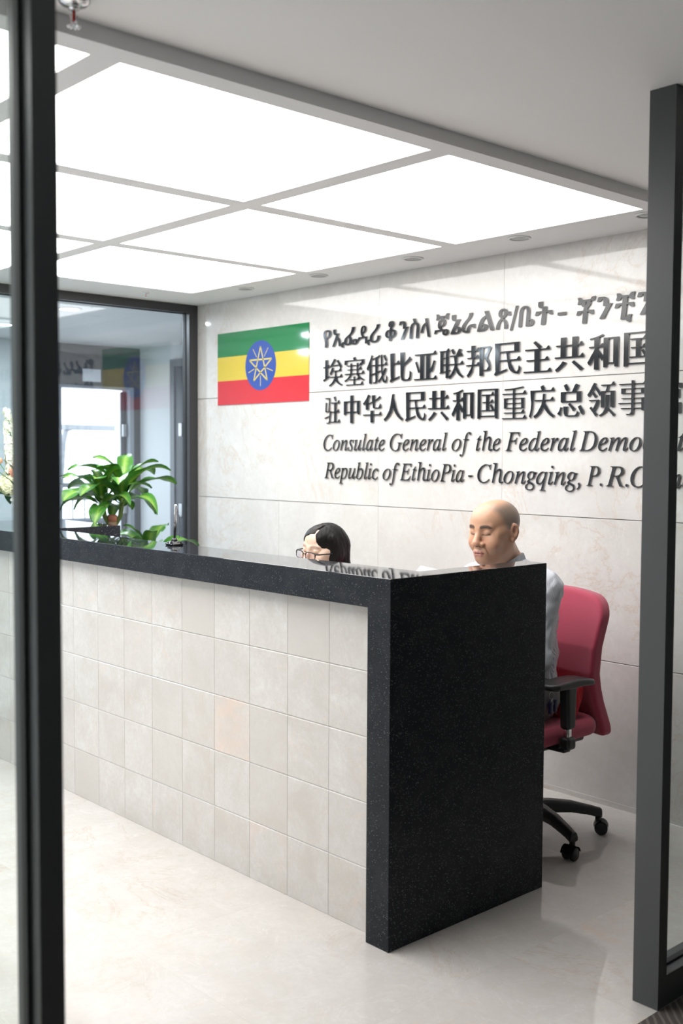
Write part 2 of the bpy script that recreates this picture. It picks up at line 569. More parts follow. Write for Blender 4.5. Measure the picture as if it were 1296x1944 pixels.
# unlit downlights along the marble wall
for i, x in enumerate((1.354, 0.745, 0.109, -0.554, -1.166)):
    lab = ['round recessed downlight nearest the entrance post', 'second round downlight from the entrance post',
           'middle one of the five round downlights above the marble wall', 'second round downlight from the glass wall',
           'round recessed downlight nearest the glass wall corner'][i]
    t = thing('downlight', lab, 'downlight', (x, -0.215 - 0.02 * (x > 0.5), ZC), 0, 'small unlit downlights above the marble wall')
    bm = lathe(bmesh.new(), [(0.040, 0.0), (0.047, 0.0), (0.049, -0.003), (0.046, -0.006), (0.040, -0.006), (0.040, 0.0)], 28)
    obj('trim_ring', bm, M_white, t, True)
    bm = lathe(bmesh.new(), [(0.0, -0.0015), (0.020, -0.0015), (0.028, -0.004), (0.040, -0.003)], 28)
    obj('reflector', bm, mat('downlight_reflector', (0.30, 0.31, 0.30), 0.18, 1.0), t, True)

# entrance partition: two glazed leaves with dark frames
def partition(name, ya, yb, side):
    """glazed panel in the plane X=2.09 between ya (the opening) and yb"""
    st = 0.041
    s = 1 if yb > ya else -1
    o = struct(name, nb(((XP0, ya, 0.0), (XP1, ya + s * st, ZF))), M_frame)
    struct('rail', nb(((XP0, ya + s * st, 0.0), (XP1, yb, 0.085))), M_frame, o)
    struct('rail', nb(((XP0, ya + s * st, ZF - 0.03), (XP1, yb, ZF))), M_frame, o)
    xm = 0.5 * (XP0 + XP1)
    g = 0.008
    bm = bmesh.new()
    y1 = ya + s * st
    box(bm, (xm - g, y1, 0.085), (xm + g, y1 + s * 0.006, ZF - 0.03))
    box(bm, (xm - g, y1, 0.085), (xm + g, yb, 0.091))
    box(bm, (xm - g, y1, ZF - 0.036), (xm + g, yb, ZF - 0.03))
    struct('gasket', bm, M_gasket, o)
    struct('pane', nb(((xm - 0.005, y1 + s * 0.004, 0.088), (xm + 0.005, yb - s * 0.001, ZF - 0.033))), M_glass, o)
    return o
partition('window_1', -3.075, -4.0, 'left')
partition('window_2', -1.3481, -0.001, 'right')

# glass wall with charcoal frame at the far end of the reception
def glass_wall():
    x0, x1 = XL - 0.075, XL
    o = struct('window_3', nb(((x0, -0.062, 0), (x1, 0.0, ZC))), M_frameb)
    struct('frame_head', nb(((x0, -4.0, ZC - 0.05), (x1, -0.062, ZC))), M_frameb, o)
    struct('frame_foot', nb(((x0, -4.0, 0), (x1, -0.062, 0.06))), M_frameb, o)
    struct('mullion', nb(((x0, -2.72, 0.06), (x1, -2.66, ZC - 0.05))), M_frameb, o)
    # glazing beads and gasket
    bm = bmesh.new()
    box(bm, (XL - 0.058, -0.066, 0.06), (XL - 0.036, -0.062, ZC - 0.05))
    box(bm, (XL - 0.058, -2.66, ZC - 0.054), (XL - 0.036, -0.066, ZC - 0.05))
    struct('gasket', bm, M_gasket, o)
    struct('pane', nb(((XL - 0.050, -2.658, 0.062), (XL - 0.042, -0.064, ZC - 0.052))), M_glassr, o)
    struct('pane', nb(((XL - 0.050, -3.995, 0.062), (XL - 0.042, -2.722, ZC - 0.052))), M_glassr, o)
glass_wall()

# the room behind the glass wall
struct('ceiling', nb(((-4.72, -5.1, ZC + 0.002), (XL - 0.076, 1.24, ZC + 0.1))), M_white)
FX = -4.6
bm = bmesh.new()
box(bm, (FX - 0.12, 0.30, 0), (FX, 0.47, 2.5)); box(bm, (FX - 0.12, 1.165, 0), (FX, 1.24, 2.5)); box(bm, (FX - 0.12, 0.47, 2.032), (FX, 1.165, 2.5))
struct('wall_far', bm, M_darkwall)
struct('wall_far', nb(((FX - 0.12, -5.1, 0), (FX, 0.30, 2.5))), M_rearwall)
struct('wall_rear', nb(((FX, -5.2, 0), (XL - 0.1, -5.1, 2.5))), M_rearwall)
struct('wall_side', nb(((FX, 1.24, 0), (-1.9, 1.36, 2.5))), M_rearwall)
struct('wall_stub', nb(((XL - 0.075, 0.0, 0), (XL - 0.001, 1.24, 2.5))), M_rearwall)
# dark door in the side wall of that room, with hinges
d = struct('door_1', nb(((-4.02, 1.215, 0.0), (-3.10, 1.238, 2.20))), M_darkwall)
struct('door_frame', nb(((-4.08, 1.205, 0), (-4.02, 1.24, 2.26)), ((-4.02, 1.205, 2.20), (-3.10, 1.24, 2.26))), mat('grey_door_frame', (0.16, 0.17, 0.19), 0.4), d)
for z in (1.62, 0.95, 0.3):
    struct('hinge', nb(((-3.95, 1.200, z), (-3.90, 1.215, z + 0.11)), bev=0.004), M_steel, d)
# balcony door, standing open
d = struct('door_2', nb(((FX - 0.12, 0.45, 0), (FX + 0.01, 0.48, 2.045)), ((FX - 0.12, 1.13, 0), (FX + 0.01, 1.17, 2.045)),
                         ((FX - 0.12, 0.48, 2.022), (FX + 0.01, 1.13, 2.045))), mat('grey_jamb', (0.32, 0.34, 0.38), 0.4))
bm = bmesh.new(); box(bm, (-0.015, -0.66, 0.01), (0.015, 0.0, 2.01), 0.003)
lf = struct('door_leaf', bm, mat('white_door', (0.42, 0.435, 0.46), 0.4), d)
lf.location = (FX - 0.06, 1.10, 0); lf.rotation_euler = (0, 0, -2.02)
bm = bmesh.new(); box(bm, (-0.02, -0.045, 0.01), (0.02, 0.012, 2.01), 0.003)
ls = struct('door_stile', bm, M_darkwall, d); ls.location = lf.location; ls.rotation_euler = lf.rotation_euler
for z in (1.62, 0.95):
    struct('hinge', nb(((FX - 0.07, 1.085, z), (FX - 0.03, 1.125, z + 0.11)), bev=0.004), M_steel, d)
# notice above the balcony door
t = thing('notice', 'white printed notice on dark wall above the balcony door', 'notice', (FX + 0.003, 0.70, 2.08))
obj('sheet', nb(((0, -0.02, 0.0), (0.004, 0.15, 0.105))), mat('notice_paper', (0.72, 0.75, 0.80), 0.6), t)
# balcony outside
struct('floor', nb(((-7.2, -2.5, -0.12), (FX - 0.12, 3.2, -0.02))), mat('balcony_floor', (0.6, 0.6, 0.6), 0.7))
M_outw = mat('outdoor_white', (0.30, 0.31, 0.33), 0.6)
t = thing('balcony_opening', 'white framed opening of the bright balcony outside the far door', 'balcony opening', (-6.0, 1.6, -0.02))
obj('beam', nb(((-0.05, -0.36, 1.72), (0.05, 1.2, 1.775)), bev=0.01), M_outw, t)
bm = tube(bmesh.new(), [(0, -0.44, 0), (0, -0.40, 1.1), (0, -0.36, 1.6), (0, -0.33, 1.72), (0, -0.26, 1.75)], 0.03, 10)
obj('post', bm, M_outw, t, True)
t = thing('balcony_railing', 'grey metal railing with thin upright bars on the balcony', 'railing', (-5.7, 1.2, -0.02))
M_rail = mat('railing_paint', (0.14, 0.15, 0.165), 0.4)
obj('top_rail', nb(((-0.03, -1.0, 1.17), (0.03, 1.6, 1.215)), bev=0.01), M_rail, t)
obj('middle_rail', nb(((-0.012, -1.0, 1.045), (0.012, 1.6, 1.07))), M_rail, t)
obj('bottom_rail', nb(((-0.012, -1.0, 0.10), (0.012, 1.6, 0.13))), M_rail, t)
for y in np.arange(-0.9, 1.6, 0.125):
    obj('baluster', tube(bmesh.new(), [(0, y, 0.02), (0, y, 1.05)], 0.008, 8), M_rail, t, True)
t = thing('balcony_armchair', 'grey armchair standing on the balcony behind the plant', 'armchair', (-5.1, 0.74, -0.02))
M_sofa = mat('grey_outdoor_fabric', (0.22, 0.24, 0.28), 0.8)
obj('seat', nb(((-0.28, -0.26, 0.12), (0.25, 0.26, 0.45)), bev=0.03), M_sofa, t, True)
obj('backrest', nb(((0.17, -0.30, 0.12), (0.30, 0.30, 0.93)), bev=0.04), M_sofa, t, True)
obj('armrest', nb(((-0.28, 0.22, 0.12), (0.25, 0.34, 0.66)), bev=0.03), M_sofa, t, True)
obj('armrest', nb(((-0.28, -0.34, 0.12), (0.25, -0.22, 0.66)), bev=0.03), M_sofa, t, True)
for sx in (-0.24, 0.24):
    for sy in (-0.26, 0.26):
        obj('leg', nb(((sx - 0.02, sy - 0.02, 0.0), (sx + 0.02, sy + 0.02, 0.13))), M_rail, t)

# lit downlights in the room behind the glass
for i, (x, y) in enumerate(((-2.62, -0.50), (-2.62, -1.52), (-2.62, -2.54), (-2.62, -3.56), (-3.70, -0.42), (-3.70, -2.4))):
    lab = ['bright round downlight behind the glass wall, close to the marble wall corner', 'second bright downlight behind the glass wall, hidden by the dark post',
           'third bright downlight behind the glass wall', 'fourth bright downlight behind the glass wall', 'bright downlight near the far pale wall, left of the dark post',
           'last bright downlight near the far pale wall'][i]
    t = thing('ceiling_spotlight', lab, 'downlight', (x, y, ZC + 0.002), 0, 'lit downlights behind the glass wall')
    obj('trim_ring', lathe(bmesh.new(), [(0.062, 0.0), (0.078, 0.0), (0.080, -0.004), (0.074, -0.008), (0.062, -0.007), (0.062, 0.0)], 28), M_white, t, True)
    obj('lens', lathe(bmesh.new(), [(0.0, -0.004), (0.062, -0.004), (0.062, -0.001), (0.0, -0.001)], 28), M_lamp, t)
    ld = bpy.data.lights.new('spotlight_glow', 'AREA'); ld.shape = 'DISK'; ld.size = 0.12; ld.energy = DOWNLIGHT_W
    ld.color = (0.93, 0.97, 1.0)
    lo = bpy.data.objects.new('spotlight_glow', ld); link(lo, t); lo.location = (0, 0, -0.012)

#=================================================================== RECEPTION COUNTER
ctr = thing('reception_counter', 'long reception counter with speckled black stone top and cream tile front', 'counter', (0, 0, 0))
TB = HC - 0.0932
XS = XC - 0.0975
CL = -1.85
def fused(name, boxes, bevel, m, parent):
    """slabs glued into one stone without visible seams, edges eased"""
    obs = []
    for a, b in boxes:
        me = bpy.data.meshes.new('slab'); q = box(bmesh.new(), a, b); q.to_mesh(me); q.free()
        obs.append(link(bpy.data.objects.new('slab', me)))
    for o in obs[1:]:
        md = obs[0].modifiers.new('u', 'BOOLEAN'); md.operation = 'UNION'; md.object = o; md.solver = 'EXACT'
    bv = obs[0].modifiers.new('b', 'BEVEL'); bv.width = bevel; bv.segments = 2; bv.limit_method = 'ANGLE'; bv.angle_limit = 0.6
    dg = bpy.context.evaluated_depsgraph_get(); dg.update()
    me = bpy.data.meshes.new_from_object(obs[0].evaluated_get(dg)); me.name = name
    for o in obs:
        bpy.data.objects.remove(o)
    me.materials.clear()
    for x in m: me.materials.append(x)
    return link(bpy.data.objects.new(name, me), parent)
polish_top(fused('stone_surround', [((CL, YC, TB), (XC, CB, HC)), ((XS, YC, 0.0), (XC, -0.906, HC)), ((CL, YC + 0.0, TB), (XE, -1.03, HC)),
                                    ((CL, YC + 0.075, 0.0), (XE, -1.03, HC - 0.02))], 0.002, M_granite, ctr))
obj('carcass', nb(((XE, YC + 0.062, 0), (XS, CB - 0.01, TB))), M_grout, ctr)
bm = bmesh.new()
tx = [XS]; x = 0.8881 + 0.2069
while x > CL + 0.02:
    if x < XS - 0.02: tx.append(x)
    x -= 0.2069
tx.append(CL)
tz = [0.0, 0.2045, 0.409, 0.6135, 0.8175, TB]
for i in range(len(tx) - 1):
    for k in range(5):
        t = bmesh.new()
        xa, xb, ya, za, zb = tx[i + 1] + 0.0007, tx[i] - 0.0007, YC + 0.046, tz[k] + 0.0003, tz[k + 1] - 0.0003
        pr = [(ya + 0.02, za), (ya + 0.0008, za), (ya, za + 0.0008), (ya, zb - 0.0042), (ya + 0.0036, zb), (ya + 0.02, zb)]
        A = [t.verts.new((xa, y, z)) for y, z in pr]; B = [t.verts.new((xb, y, z)) for y, z in pr]
        for q in range(6):
            t.faces.new((A[q], A[(q + 1) % 6], B[(q + 1) % 6], B[q]))
        t.faces.new(A); t.faces.new(B)
        bmesh.ops.recalc_face_normals(t, faces=list(t.faces))
        merge(bm, t)
obj('tile_front', bm, M_tile, ctr)
dk = thing('desk', 'low staff desk behind the tall front of the reception counter', 'desk', (0.1, -1.2, 0))
obj('desk_board', nb(((XE - 0.1 + 0.002, CB - 1.2 * -1 - 0.008, 0.71), (XS - 0.1 - 0.002, 0.24, 0.745)), bev=0.003), mat('desk_laminate', (0.55, 0.50, 0.44), 0.4), dk)
for x in (XE - 0.08, 0.08, XS - 0.14):
    obj('leg_panel', nb(((x, -0.21, 0.0), (x + 0.025, 0.10, 0.71))), M_white, dk)

#=================================================================== WALL SIGN
# flag
def flag():
    t = thing('flag_panel', 'green, yellow and red flag panel with blue star disc on marble wall', 'flag', (-1.2985, -0.0045, 1.9815))
    x0, x1, z0, z1 = -0.4215, 0.4215, -0.2130, 0.2130
    def fm(nm, c): return mat(nm, c, 0.06)
    cols = [('red_stripe', (0.52, 0.030, 0.040)), ('yellow_stripe', (0.55, 0.42, 0.055)), ('green_stripe', (0.018, 0.17, 0.058))]
    h = (z1 - z0) / 3
    for k, (nm, c) in enumerate(cols):
        obj(nm, nb(((x0, 0, z0 + h * k), (x1, 0.0045, z0 + h * (k + 1)))), fm('flag_' + nm, c), t)
    cx, cz, R = -0.004, 0.004, 0.1425
    b = bmesh.new(); n = 72
    lathe(b, [(0, 0.0), (R, 0.0), (R, 0.0006), (0, 0.0006)], n, Matrix.Translation((cx, 0.0, cz)) @ Matrix.Rotation(PI / 2, 4, 'X'))
    d = obj('blue_disc', b, fm('flag_blue', (0.032, 0.075, 0.31)), t)
    b = bmesh.new()
    def bar(p, q, wd):
        p = Vector((p[0], 0, p[1])); q = Vector((q[0], 0, q[1])); dd = (q - p).normalized(); nn = Vector((-dd.z, 0, dd.x)) * wd / 2
        vs = [b.verts.new((v.x + cx, -0.0009, v.z + cz)) for v in (p + nn, q + nn, q - nn, p - nn)]
        f = b.faces.new(vs)
        r = bmesh.ops.extrude_face_region(b, geom=[f])
        bmesh.ops.translate(b, vec=(0, 0.0005, 0), verts=[g for g in r['geom'] if isinstance(g, bmesh.types.BMVert)])
    Rs = 0.108
    P = [(Rs * math.cos(PI / 2 + 2 * PI * k / 5), Rs * math.sin(PI / 2 + 2 * PI * k / 5)) for k in range(5)]
    for k in range(5):
        bar(P[k], P[(k + 2) % 5], 0.0085)
        a = -PI / 2 + 2 * PI * k / 5
        bar((0.060 * math.cos(a), 0.060 * math.sin(a)), (0.119 * math.cos(a), 0.119 * math.sin(a)), 0.0045)
    bmesh.ops.recalc_face_normals(b, faces=list(b.faces))
    obj('star', b, fm('flag_star', (0.58, 0.48, 0.13)), d)
flag()

M_letter = mat('black_lacquer', (0.010, 0.011, 0.013), 0.10)
M_lside = mat('polished_edge', (0.32, 0.32, 0.33), 0.22, 1.0)

def outline(ch):
    """outline of one character as closed polylines, one em high"""
    c = bpy.data.curves.new('g', 'FONT'); c.body = ch; c.size = 1.0
    o = bpy.data.objects.new('g', c); sc.collection.objects.link(o)
    dg = bpy.context.evaluated_depsgraph_get(); dg.update()
    cu = o.evaluated_get(dg).to_curve(dg)
    L = []
    for s in cu.splines:
        pts = []
        if s.type == 'BEZIER':
            B = s.bezier_points
            for i in range(len(B)):
                a, b = B[i], B[(i + 1) % len(B)]
                p0, p1, p2, p3 = (np.array(v[:2]) for v in (a.co, a.handle_right, b.handle_left, b.co))
                straight = abs(np.cross(p3 - p0, p1 - p0)) < 1e-5 and abs(np.cross(p3 - p0, p2 - p0)) < 1e-5
                for t in ([0] if straight else np.linspace(0, 1, 7)[:-1]):
                    pts.append((1 - t) ** 3 * p0 + 3 * (1 - t) ** 2 * t * p1 + 3 * (1 - t) * t * t * p2 + t ** 3 * p3)
        else:
            pts = [np.array(p.co[:2]) for p in s.points]
        q = []
        for p in pts:
            if not q or np.linalg.norm(p - q[-1]) > 1e-4: q.append(p)
        if len(q) > 2 and np.linalg.norm(q[0] - q[-1]) < 1e-4: q.pop()
        if len(q) > 2: L.append(np.array(q))
    bpy.data.objects.remove(o); bpy.data.curves.remove(c)
    return L

def area(p):
    x, y = p[:, 0], p[:, 1]
    return 0.5 * float(np.sum(x * np.roll(y, -1) - np.roll(x, -1) * y))

def embolden(L, dx, dy, serif=False):
    """thicken strokes sideways (dx) and change level strokes by dy, as a broad brush does"""
    sg = 1 if sum(area(p) for p in L) > 0 else -1
    out = []
    for p in L:
        if sg < 0: p = p[::-1]
        e = np.roll(p, -1, 0) - p
        ln = np.linalg.norm(e, axis=1)
        nrm = np.stack([e[:, 1], -e[:, 0]], 1) / ln[:, None]
        sh = dx * nrm[:, 0] ** 2 + dy * nrm[:, 1] ** 2
        if serif:       # ends of level strokes and tight inner corners keep their place
            sh[(np.abs(nrm[:, 0]) > 0.9) & (ln < 0.105)] = 0.0
        q = np.empty_like(p)
        for i in range(len(p)):
            n1, s1, n2, s2 = nrm[i - 1], sh[i - 1], nrm[i], sh[i]
            det = n1[0] * n2[1] - n1[1] * n2[0]
            if abs(det) < 0.25:
                n = n1 + n2; nl = np.linalg.norm(n)
                d = (n / nl) * (s1 + s2) / 2 if nl > 0.5 else n1 * 0
            else:
                d = np.array([(s1 * n2[1] - s2 * n1[1]) / det, (n1[0] * s2 - n2[0] * s1) / det])
            m = np.linalg.norm(d); lim = 1.6 * max(abs(dx), abs(dy))
            q[i] = p[i] + (d * lim / m if m > lim else d)
        if serif:
            r = []
            N = len(p)
            for i in range(N):
                # right end of a level stroke (outline runs anticlockwise, so the end runs upwards)
                if nrm[i][0] > 0.97 and ln[i] < 0.10 and nrm[i - 1][1] < -0.97 and nrm[(i + 1) % N][1] > 0.97 and ln[(i + 1) % N] > 0.1:
                    b = q[(i + 1) % N]
                    r.append(q[i] + np.array([0.012, 0]))
                    r.append(b + np.array([0.012, 0.012])); r.append(b + np.array([-0.032, 0.075])); r.append(b + np.array([-0.062, 0.06]))
                    r.append(b + np.array([-0.115, 0.0]))
                elif r and nrm[i - 1][0] > 0.97 and ln[i - 1] < 0.10 and nrm[i - 2][1] < -0.97 and nrm[i][1] > 0.97 and ln[i] > 0.1:
                    continue
                else:
                    r.append(q[i])
            q = np.array(r)
        out.append(q)
    return out

def bbox(L):
    a = np.concatenate(L)
    return a[:, 0].min(), a[:, 0].max(), a[:, 1].min(), a[:, 1].max()

from mathutils.geometry import delaunay_2d_cdt

def letter_mesh(L, depth=0.007):
    """a flat raised letter standing on the wall: x stays, y becomes height, depth points into the room"""
    if sum(area(p) for p in L) < 0: L = [p[::-1] for p in L]
    vs = []; ed = []
    for p in L:
        n0 = len(vs)
        vs += [Vector((float(a[0]), float(a[1]))) for a in p]
        ed += [(n0 + k, n0 + (k + 1) % len(p)) for k in range(len(p))]
    V, E, Fc, _, _, _ = delaunay_2d_cdt(vs, ed, [], 0, 1e-6)
    V = np.array([(v[0], v[1]) for v in V])
    T = np.array([f for f in Fc if len(f) == 3])
    c = V[T].mean(1)
    wn = np.zeros(len(T))
    for p in L:     # winding number of every triangle's middle
        a = p - 0.0; b = np.roll(p, -1, 0)
        for q0, q1 in zip(a, b):
            side = (q1[0] - q0[0]) * (c[:, 1] - q0[1]) - (c[:, 0] - q0[0]) * (q1[1] - q0[1])
            wn += ((q0[1] <= c[:, 1]) & (q1[1] > c[:, 1]) & (side > 0)).astype(int) - ((q0[1] > c[:, 1]) & (q1[1] <= c[:, 1]) & (side < 0)).astype(int)
    T = T[wn > 0]
    d = {}
    for t in T:
        for k in range(3):
            d[(t[k], t[(k + 1) % 3])] = True
    rim = [e for e in d if (e[1], e[0]) not in d]
    n = len(V); y0, y1 = -0.0008, -0.0008 - depth
    P = [(v[0], y1, v[1]) for v in V] + [(v[0], y0, v[1]) for v in V]
    ar = (V[T[:, 1], 0] - V[T[:, 0], 0]) * (V[T[:, 2], 1] - V[T[:, 0], 1]) - (V[T[:, 2], 0] - V[T[:, 0], 0]) * (V[T[:, 1], 1] - V[T[:, 0], 1])
    fl = ar.sum() > 0
    faces = [tuple(int(q) for q in (t if fl else t[::-1])) for t in T]
    nf = len(faces)
    for a, b in rim:
        f = (int(b), int(a), int(a) + n, int(b) + n)
        faces.append(f if fl else f[::-1])
    me = bpy.data.meshes.new('letter')
    me.from_pydata(P, [], faces)
    me.materials.append(M_letter); me.materials.append(M_lside)
    me.polygons.foreach_set('material_index', [0] * nf + [1] * (len(faces) - nf))
    me.update()
    bm = bmesh.new(); bm.from_mesh(me)
    bmesh.ops.delete(bm, geom=[v for v in bm.verts if not v.link_faces], context='VERTS')
    bm.to_mesh(me); bm.free()
    return me

def place(L, sx, sz, ox, oz, slant=0.0):
    r = []
    for p in L:
        q = p.copy(); q[:, 0] += slant * q[:, 1]
        q[:, 0] = q[:, 0] * sx + ox; q[:, 1] = q[:, 1] * sz + oz
        r.append(q)
    return r

def letter(L, parent, loc):
    b = bbox(L)
    me = letter_mesh([p - np.array([b[0], 0]) for p in L])
    o = link(bpy.data.objects.new('letter', me), parent)
    o.location = (loc[0] + b[0], 0, 0)
    return o

def sign(name, label, x, z):
    return thing(name, label, 'wall lettering', (x, 0.0, z), 0, 'raised lettering lines on the marble wall')

# Ethiopic line
X0 = -0.757
ETH = [('የ', -.757, -.690), ('ኢ', -.684, -.588), ('ፌ', -.590, -.481), ('ዲ', -.484, -.395), ('ሪ', -.396, -.318),
       ('ቆ', -.283, -.204), ('ን', -.186, -.118), ('ስ', -.114, -.045), ('ላ', -.038, .028), ('ጄ', .052, .148), ('ኔ', .158, .226),
       ('ራ', .228, .312), ('ል', .322, .425), ('ጽ', .434, .519), ('/', .514, .560), ('ቤ', .562, .649), ('ት', .654, .750),
       ('-', .776, .820), ('ቾ', .873, .969), ('ን', .976, 1.050), ('ቺ', 1.062, 1.158), ('ን', 1.168, 1.242), ('ግ', 1.256, 1.330)]
S = sign('ethiopic_lettering', 'topmost line of raised black Ethiopic lettering on marble wall', X0, 2.047)
for ch, a, b in ETH:
    L = outline(ch)
    if ch == '-':
        L = [np.array([(0, 0.26), (0.34, 0.26), (0.34, 0.36), (0, 0.36)])]
    elif ch == '/':
        L = [np.array([(0, -0.08), (0.09, -0.08), (0.34, 0.76), (0.25, 0.76)])]
    else:
        L = embolden(L, 0.030, -0.006)
        L = place(L, 1, 1, 0, 0, 0.10)
    bb = bbox(L)
    sz = 0.128
    # letters nearer the right sit a trifle higher and larger
    L = place(L, (b - a) / (bb[1] - bb[0]), sz, a - X0 - bb[0] * (b - a) / (bb[1] - bb[0]), 0.0 if ch not in 'ቾቺ' else -0.012)
    letter(L, S, (0, 0, 0))

# Chinese lines
TH = dict(zip('埃塞俄比亚联邦民主共和国驻中华人重庆总领事馆',
              (.028, .020, .022, .040, .034, .026, .030, .038, .044, .042, .034, .030, .026, .040, .034, .040, .028, .036, .034, .026, .030, .022)))
def chinese(name, label, text, x0, pitch, z0, h):
    S = sign(name, label, x0, z0)
    for i, ch in enumerate(text):
        L = embolden(outline(ch), TH[ch] * 1.15, -0.018, True)
        bb = bbox(L)
        wd = pitch * (0.90 if ch not in '国中驻' else 0.80)
        sx = min(wd / (bb[1] - bb[0]), 0.19)
        hh = h * (0.94 if ch in '亚主国人' else 1.0)
        sz = hh / (bb[3] - bb[2])
        L = place(L, sx, sz, i * pitch + (pitch * 0.93 - sx * (bb[1] - bb[0])) / 2 - sx * bb[0], (h - hh) / 2 - sz * bb[2])
        letter(L, S, (0, 0, 0))
chinese('chinese_lettering', 'upper of the two lines of raised black Chinese characters', '埃塞俄比亚联邦民主共和国', -0.757, 0.1688, 1.838, 0.146)
chinese('chinese_lettering', 'lower of the two lines of raised black Chinese characters', '驻中华人民共和国重庆总领事馆', -0.752, 0.1532, 1.641, 0.144)

# English lines in serif italics
def ital(s):
    return ''.join(('\u210e' if c == 'h' else chr(0x1D434 + ord(c) - 65) if c.isupper() else chr(0x1D44E + ord(c) - 97)) if c.isascii() and c.isalpha() else c for c in s)
def adv(a, b):
    pass
LS = {}
def advance(ch):
    """set width of a character, measured between two bars"""
    if ch not in LS:
        A = bbox(outline('|' + ch + '|')); B = bbox(outline('||'))
        LS[ch] = (A[1] - A[0]) - (B[1] - B[0])
    return LS[ch]
def english(name, label, words, z0, em):
    S = sign(name, label, words[0][1], z0)
    for wd, a, b in words:
        pen = 0.0; parts = []
        for c in wd:
            ch = ital(c)
            if c == '-': L = [np.array([(0.02, 0.21), (0.26, 0.21), (0.28, 0.27), (0.04, 0.27)])]; ad = 0.3
            elif c == '.': L = [np.array([(0.06 + 0.05 * math.cos(q), 0.05 + 0.05 * math.sin(q)) for q in np.linspace(0, 2 * PI, 13)[:-1]])]; ad = 0.2
            elif c == ',': L = [np.array([(0.09, 0.10), (0.05, 0.09), (0.03, 0.05), (0.06, 0.0), (0.05, -0.06), (-0.02, -0.13), (0.0, -0.15), (0.09, -0.08), (0.13, 0.0), (0.13, 0.06)])]; ad = 0.2
            else: L = embolden(outline(ch), -0.004, -0.002); ad = advance(ch)
            parts.append(place(L, 1, 1, pen, 0)); pen += ad
        bb = bbox([p for L in parts for p in L])
        sx = (b - a) / (bb[1] - bb[0])
        for L in parts:
            letter(place(L, sx, em, a - words[0][1] - bb[0] * sx, 0), S, (0, 0, 0))
english('english_lettering', 'upper line of raised black English italic lettering on marble wall',
        [('Consulate', -.751, -.282), ('General', -.245, .1415), ('of', .172, .2925), ('the', .324, .468), ('Federal', .497, .8825), ('Democratic', .898, 1.475)], 1.4975, 0.121)
english('english_lettering', 'lower line of raised black English italic lettering on marble wall',
        [('Republic', -.743, -.3275), ('of', -.295, -.177), ('EthioPia', -.173, .2505), ('-', .277, .304), ('Chongqing,', .334, .907), ('P.', .938, 1.016), ('R.', 1.034, 1.142), ('China', 1.153, 1.44)], 1.350, 0.121)

#=================================================================== CHAIR
def fabric(name, col, col2, scale=900):
    m = mat(name, col, 0.85)
    t = NT(m); co = t.coord()
    n = t.noise(co, scale, 2, 0.6)
    n2 = t.noise(co, 12, 3)
    c = t.mix(n, col, col2)
    t.l(c, t.p.inputs['Base Color'])
    t.p.inputs['Sheen Weight'].default_value = 0.25
    t.bump(n, 0.35, 0.0015)
    return m
M_red = fabric('crimson_fabric', (0.30, 0.022, 0.055), (0.44, 0.05, 0.095))
M_cush = mat('scarlet_cushion_cloth', (0.50, 0.012, 0.022), 0.75)

